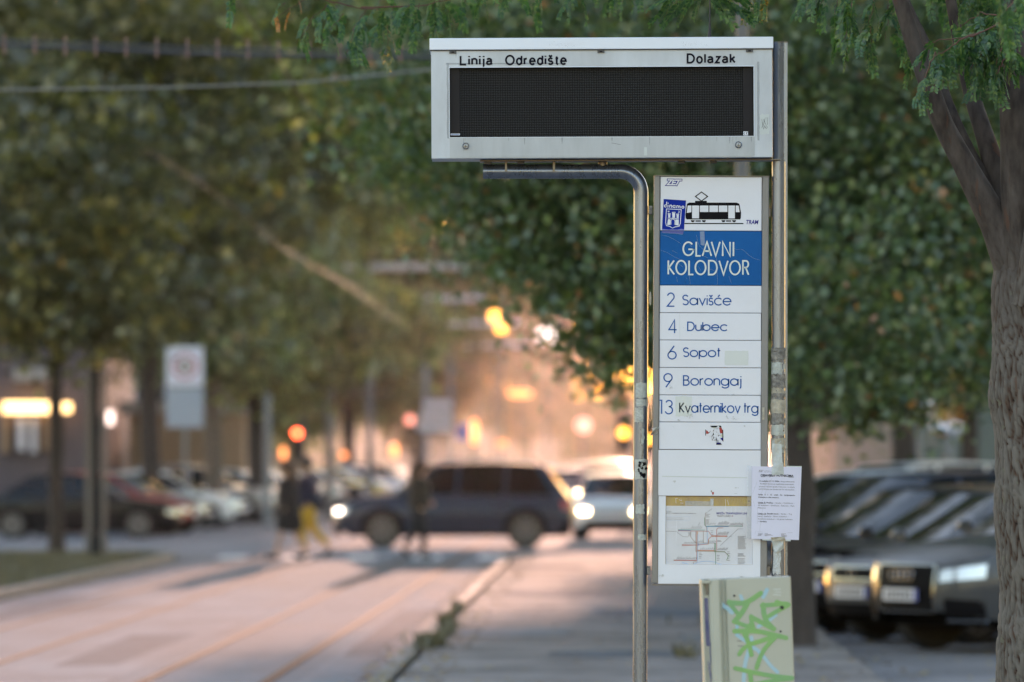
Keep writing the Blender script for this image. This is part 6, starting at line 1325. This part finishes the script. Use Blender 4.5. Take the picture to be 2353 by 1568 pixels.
for x0, lab, ya, yb in ((-5.7,'copper contact wire over the left track, catching orange light',70,400),(-3.15,'copper contact wire over the right track, catching orange light',30,400)):
    mb = MB(); n = 46; mb.tube([street(x0+.12*math.sin(i*.9), ya+(yb-ya)*i/n, 5.5+.05*math.cos(i)) for i in range(n+1)], .008, 6); tag(mb.obj('contact_wire', M['wirec'], smooth=True), lab, 'overhead wire', 'contact wires over the tracks')
cpost = pole('cable_post', 1705, 43, 5.2, .05, M['post'], 'slim post behind the route panel carrying cross cables', 'post', z0=.12)
def span(name, pts, r, m, label, hang=None):
    mb = MB(); q = [P(*p) for p in pts]; out = []
    for i in range(len(q)-1):
        for j in range(8): out.append(q[i].lerp(q[i+1], j/8))
    out.append(q[-1]); mb.tube(out, r, 8)
    if hang:
        for k in range(4, len(out), 2): a = out[k]; mb.tube([a, a-Vector((0,0,hang))], r*.6, 5)
    return tag(mb.obj(name, m, smooth=True), label, 'overhead cable', 'cables crossing the street')
span('span_cable', [(-900,75,43),(0,92,43),(500,112,43),(990,120,43),(1705,110,43)], .008, M['cable'], 'upper thin cable of the pair crossing at the upper left', None)
span('span_cable', [(-900,85,43.2),(0,104,43.2),(500,126,43.2),(990,133,43.2),(1705,118,43.2)], .015, M['cable'], 'thick dark cable of the pair crossing at the upper left', None)
span('span_cable', [(-900,195,44),(0,207,44),(400,201,44),(700,190,44),(990,160,44),(1705,100,43)], .007, mat('pale_cable', (.22,.22,.21), .5), 'thin pale sagging cable below the dark pair', None)
mb = MB(); mb.tube([street(-11.5, 70, 5.6), street(-5.6, 70, 5.5), street(-2, 70, 5.62)], .004, 5); tag(mb.obj('cross_wire', M['wire']), 'thin cross wire from which the left contact wire starts', 'overhead wire')
# leaf-free sprig hangers on the pair
for i, px in enumerate(range(-200, 990, 70)):
    a = P(px, 95+px*.02, 43.1); mb = MB(); mb.tube([a+Vector((0,0,.05)), a-Vector((0,0,.10))], .010, 6); tag(mb.obj('cable_clamp', mat('clamp', (.22,.12,.11), .5) if i == 0 else bpy.data.materials['clamp'], smooth=True), 'small reddish clamp tying the crossing cables together', 'cable clamp', 'cable clamps on the crossing pair')
# traffic lights, lamps, and sky gaps put in as glowing lamps
M['pinkon'] = mat('pink_lamp_on', (1,.4,.3), .4, emit=(1,.35,.28), es=0.38); M['redon'] = mat('red_signal_on', (1,.1,.05), .4, emit=(1,.10,.04), es=2.5); M['ambon'] = mat('amber_signal_on', (1,.5,.1), .4, emit=(1,.40,.06), es=1.1); M['orgon'] = mat('orange_lamp_and_sky_glow', (1,.4,.15), .4, emit=(1,.30,.09), es=0.55)
M['warmon'] = mat('warm_shop_light', (1,.8,.5), .4, emit=(1,.66,.28), es=0.67); M['whiteon'] = mat('white_shop_and_sky_light', (1,.95,.9), .4, emit=(1,.85,.8), es=0.38)
def signal(px, py, D, m, label, r=.10, which=2):
    root = empty('traffic_light', (XD(px, D)+.0, D, 0), label, 'traffic light'); zc_ = CH+(HY-py)*D/FP
    mb = MB(); mb.tube([(.18,.05,0),(.18,.05,zc_+.8)], .055, 10); mb.obj('post', M['post'], root, True)
    base = zc_ - which*.33 + .0
    mb = MB(); mb.box(-.16,.16,0,.2,base-.2,base+.86,.02); mb.obj('housing', M['dark'], root)
    for k in range(3):
        mb = MB(); zz = base+k*.33; mb.loft([[(math.cos(a)*r_, yy, zz+math.sin(a)*r_) for a in [j*math.pi/10 for j in range(20)]] for r_, yy in ((r,-.002),(r*.8,-.02),(r*.2,-.03))]); mb.obj('lens', m if k == which else M['dark'], root, True)
        mb = MB(); mb.grid(lambda u, v: (math.cos(math.pi*u)*(r+.02), -.16*v, zz+math.sin(math.pi*u)*(r+.02)), 10, 2); mb.obj('visor', M['dark'], root, True)
    return root
signal(683, 996, 165, M['redon'], 'traffic light showing red left of the street centre', .11)
signal(1433, 995, 150, M['ambon'], 'traffic light showing amber beside the bent pipe', .13, 1)
signal(1493, 1008, 170, M['ambon'], 'traffic light showing amber in the slit between pipe and panel', .12, 1)
def lamp(px, py, D, r, h, m, label):  # also builds the added glowing bodies that stand for sky gaps
    z = CH+(HY-py)*D/FP; root = empty('lamp_or_sky_gap', (XD(px, D), D, 0), label, 'street lamp'); mb = MB(); mb.tube([(0,0,0),(0,0,z-h/2-.05)], .05, 8); mb.obj('post', M['post'], root, True)
    mb = MB(); mb.ell((0,0,z), (r,r,h/2), 12, 8); mb.obj('lamp_glass', m, root, True); mb = MB(); mb.loft([[(math.cos(a)*r_, math.sin(a)*r_, z+h/2+zz) for a in [j*math.pi/5 for j in range(10)]] for r_, zz in ((r*.9,-.02),(r*.3,.06))]); mb.obj('cap', M['dark'], root); return root
for (px, py, D, r, h, m, lab) in ((1137,728,260,.26,.5,'ambon','upper amber lamp of the close pair in the glow'),(1152,752,262,.28,.55,'ambon','lower amber lamp of the close pair in the glow'),(1255,772,300,.55,.8,'whiteon','big pale lamp in the foliage gap left of the linden tip'),(1090,993,230,.16,1.1,'orgon','tall orange lamp above the lone woman'),
    (537,1008,210,.10,1.0,'orgon','tall orange lamp right of the pole sign'),(543,918,210,.10,.2,'orgon','small orange lamp above the tall one right of the pole sign'),(651,1042,220,.10,.5,'orgon','orange lamp just under the red signal'),(790,1046,230,.12,.24,'orgon','small orange lamp between the two grey masts'),(906,1035,240,.14,.6,'orgon','orange lamp left of the lone woman'),
    (1025,843,330,.3,.6,'pinkon','small pink lamp high left of the glow'),(942,965,260,.2,.4,'pinkon','small pink lamp above the lone woman'),(1153,1020,280,.2,.4,'orgon','small orange lamp over the estate car roof'),(1340,978,300,.4,.8,'pinkon','pink red lamp in the haze over the white car'),(1195,905,320,.7,.4,'orgon','orange smear of a hanging lamp in the haze')): lamp(px, py, D, r, h, M[m], lab)
# right background lamps
for (px, py, D, lab) in ((2093, 925, 140, 'pale multi headed lamp behind the parked cars'), (2170, 985, 150, 'second pale lamp nearer the locust trunk')):
    z = CH+(HY-py)*D/FP; root = empty('park_lamp', (XD(px+12, D), D, 0), lab, 'street lamp'); mb = MB(); mb.tube([(0,0,0),(0,0,z)], .10, 10); mb.obj('post', M['postl'], root, True)
    for k in range(4): mb = MB(); a = k*math.pi/2+.4; mb.ell((math.cos(a)*.32, math.sin(a)*.32, z), (.19,.19,.15), 10, 7); mb.tube([(0,0,z-.25),(math.cos(a)*.3,math.sin(a)*.3,z-.1)], .03, 6); mb.obj('lamp_head', M['lamp'], root, True)
# ------------------------------------------------------------------ buildings
M['wall'] = mat('render_wall', (.10,.085,.10), .8, vary=.15, vscale=.5); M['wallg'] = mat('green_grey_wall', (.11,.135,.12), .8, vary=.12, vscale=.3); M['wallw'] = mat('warm_wall', (.30,.20,.13), .8, vary=.12, vscale=.4); M['wallp'] = mat('rose_wall', (.34,.24,.20), .8, vary=.1, vscale=.3)
M['win'] = mat('window_glass', (.02,.025,.03), .06, spec=.8); M['frm'] = mat('window_frame', (.35,.33,.32), .6)
def building(x0, x1, y, dep, h, m, label, nwx, nwy, z0=3.6, side=0, shop=None):
    root = empty('building', ((x0+x1)/2, y, 0), label, 'building'); w2 = (x1-x0)/2; mb = MB(); mb.box(-w2, w2, 0, dep, 0, h); mb.obj('wall', m, root); mb = MB(); mb.box(-w2-.3, w2+.3, -.3, dep+.3, h, h+.4, .05); mb.obj('cornice', M['frm'], root)
    wm = MB().box(-.6, .6, -.02, .05, 0, 1.7).mesh('pane', M['win']); fm = MB().box(-.72,.72,-.04,.02,-.12,0).box(-.72,.72,-.04,.02,1.7,1.82).box(-.72,-.6,-.04,.02,0,1.7).box(.6,.72,-.04,.02,0,1.7).box(-.04,.04,-.05,-.022,0,1.7).mesh('window', M['frm'])
    for j in range(nwy):
        for i in range(nwx):
            o = link('window', fm, root); o.location = (-w2+(i+.5)*2*w2/nwx, 0, z0+1+j*3.2); link('pane', wm, o)
    if side:
        sx_ = w2 if side > 0 else -w2; n_ = max(2, int(dep/3.2))
        for j in range(nwy):
            for i in range(n_): o = link('window', fm, root); o.location = (sx_, (i+.5)*dep/n_, z0+1+j*3.2); o.rotation_euler = (0, 0, math.pi/2*side); link('pane', wm, o)
    return root
b1 = building(-32, -12.5, 168, 20, 15, M['wall'], 'dark building with a lit shop strip behind the left trunks', 6, 3, 4.4, 1)
def local(o, p): return tuple(Vector(p)-Vector(o.location))
mb = MB(); a = P(8, 937, 167.5); c = P(114, 937, 167.5); mb.box(*[v for v in (a.x, c.x, 167.3, 167.6, a.z-.16, a.z+.16)]); mb.obj('lit_strip', M['warmon'], b1, off=nega(b1))
mb = MB(); a = P(136, 937, 167.5); c = P(163, 937, 167.5); mb.box(a.x, c.x, 167.3, 167.6, a.z-.13, a.z+.13); mb.obj('lit_strip', M['warmon'], b1, off=nega(b1))
for (p0, p1, q0, q1, mm) in ((40,55,960,1035,'plate'),(70,82,960,1040,'plate'),(96,108,955,1035,'wallw'),(30,105,845,875,'frm'),(240,258,945,975,'whiteon'),(0,20,960,1040,'wallw')):
    mb = MB(); a = P(p0, q1, 167.4); c = P(p1, q0, 167.4); mb.box(a.x, c.x, 167.5, 167.9, a.z, c.z); mb.obj('shop_pillar' if mm != 'whiteon' else 'lit_sign', M[mm], b1, off=nega(b1))
building(-12, -8.4, 178, 5, 3.2, M['wallw'], 'low warm brown kiosk wall behind the pole sign', 2, 0)
building(-22, -13.5, 235, 60, 15, M['wall'], 'dark far building beyond the parked cars at left', 3, 4, 3, 1)
building(-24, -12, 330, 90, 17, M['wallw'], 'warm far building at the left of the street end', 4, 4, 3, 1)
building(13, 30, 190, 40, 7.0, M['wallg'], 'low green grey building behind the parked cars at right', 5, 1, 2, -1)
building(20, 40, 300, 120, 16, M['wallp'], 'rose building far down the right of the street', 5, 4, 3, -1)
building(-90, 120, 1500, 30, 18, M['wallp'], 'rose building closing the far end of the street', 18, 3, 3, 0)
# round blue street signs etc. in the distance
r_ = pole('direction_sign', 1003, 190, CH+(1060-905)*190/FP, .05, M['postl'], 'pale stacked direction boards right of the far masts', 'road sign')
for k in range(3): mb = MB(); z = CH+(1060-930-k*26)*190/FP; mb.box(-.45-.1*k,.5,-.07,-.05,z-.13,z+.13,.01); mb.obj('board', M['plate'], r_)
r_ = pole('blue_sign', 1064, 185, CH+(1060-975)*185/FP, .04, M['postl'], 'small blue road sign left of the tall orange lamp', 'road sign'); mb = MB(); z = CH+(1060-993)*185/FP; mb.box(-.2,.2,-.07,-.05,z-.25,z+.25,.01); mb.obj('sign_plate', M['plateb'], r_)

# ------------------------------------------------------------------ haze
hz = MB().box(-440, 440, -80, 1750, -1.2, 40).obj('haze', None); tag(hz, 'thin warm evening haze filling the street', kind='stuff')
hm = bpy.data.materials.new('haze_air'); hm.use_nodes = True; n = hm.node_tree; n.nodes.clear(); o_ = n.nodes.new('ShaderNodeOutputMaterial'); pv_ = n.nodes.new('ShaderNodeVolumePrincipled')
pv_.inputs['Density'].default_value = .000021; pv_.inputs['Color'].default_value = (.95,.88,.84,1); pv_.inputs['Anisotropy'].default_value = .9
n.links.new(pv_.outputs[0], o_.inputs['Volume']); hz.data.materials.append(hm)
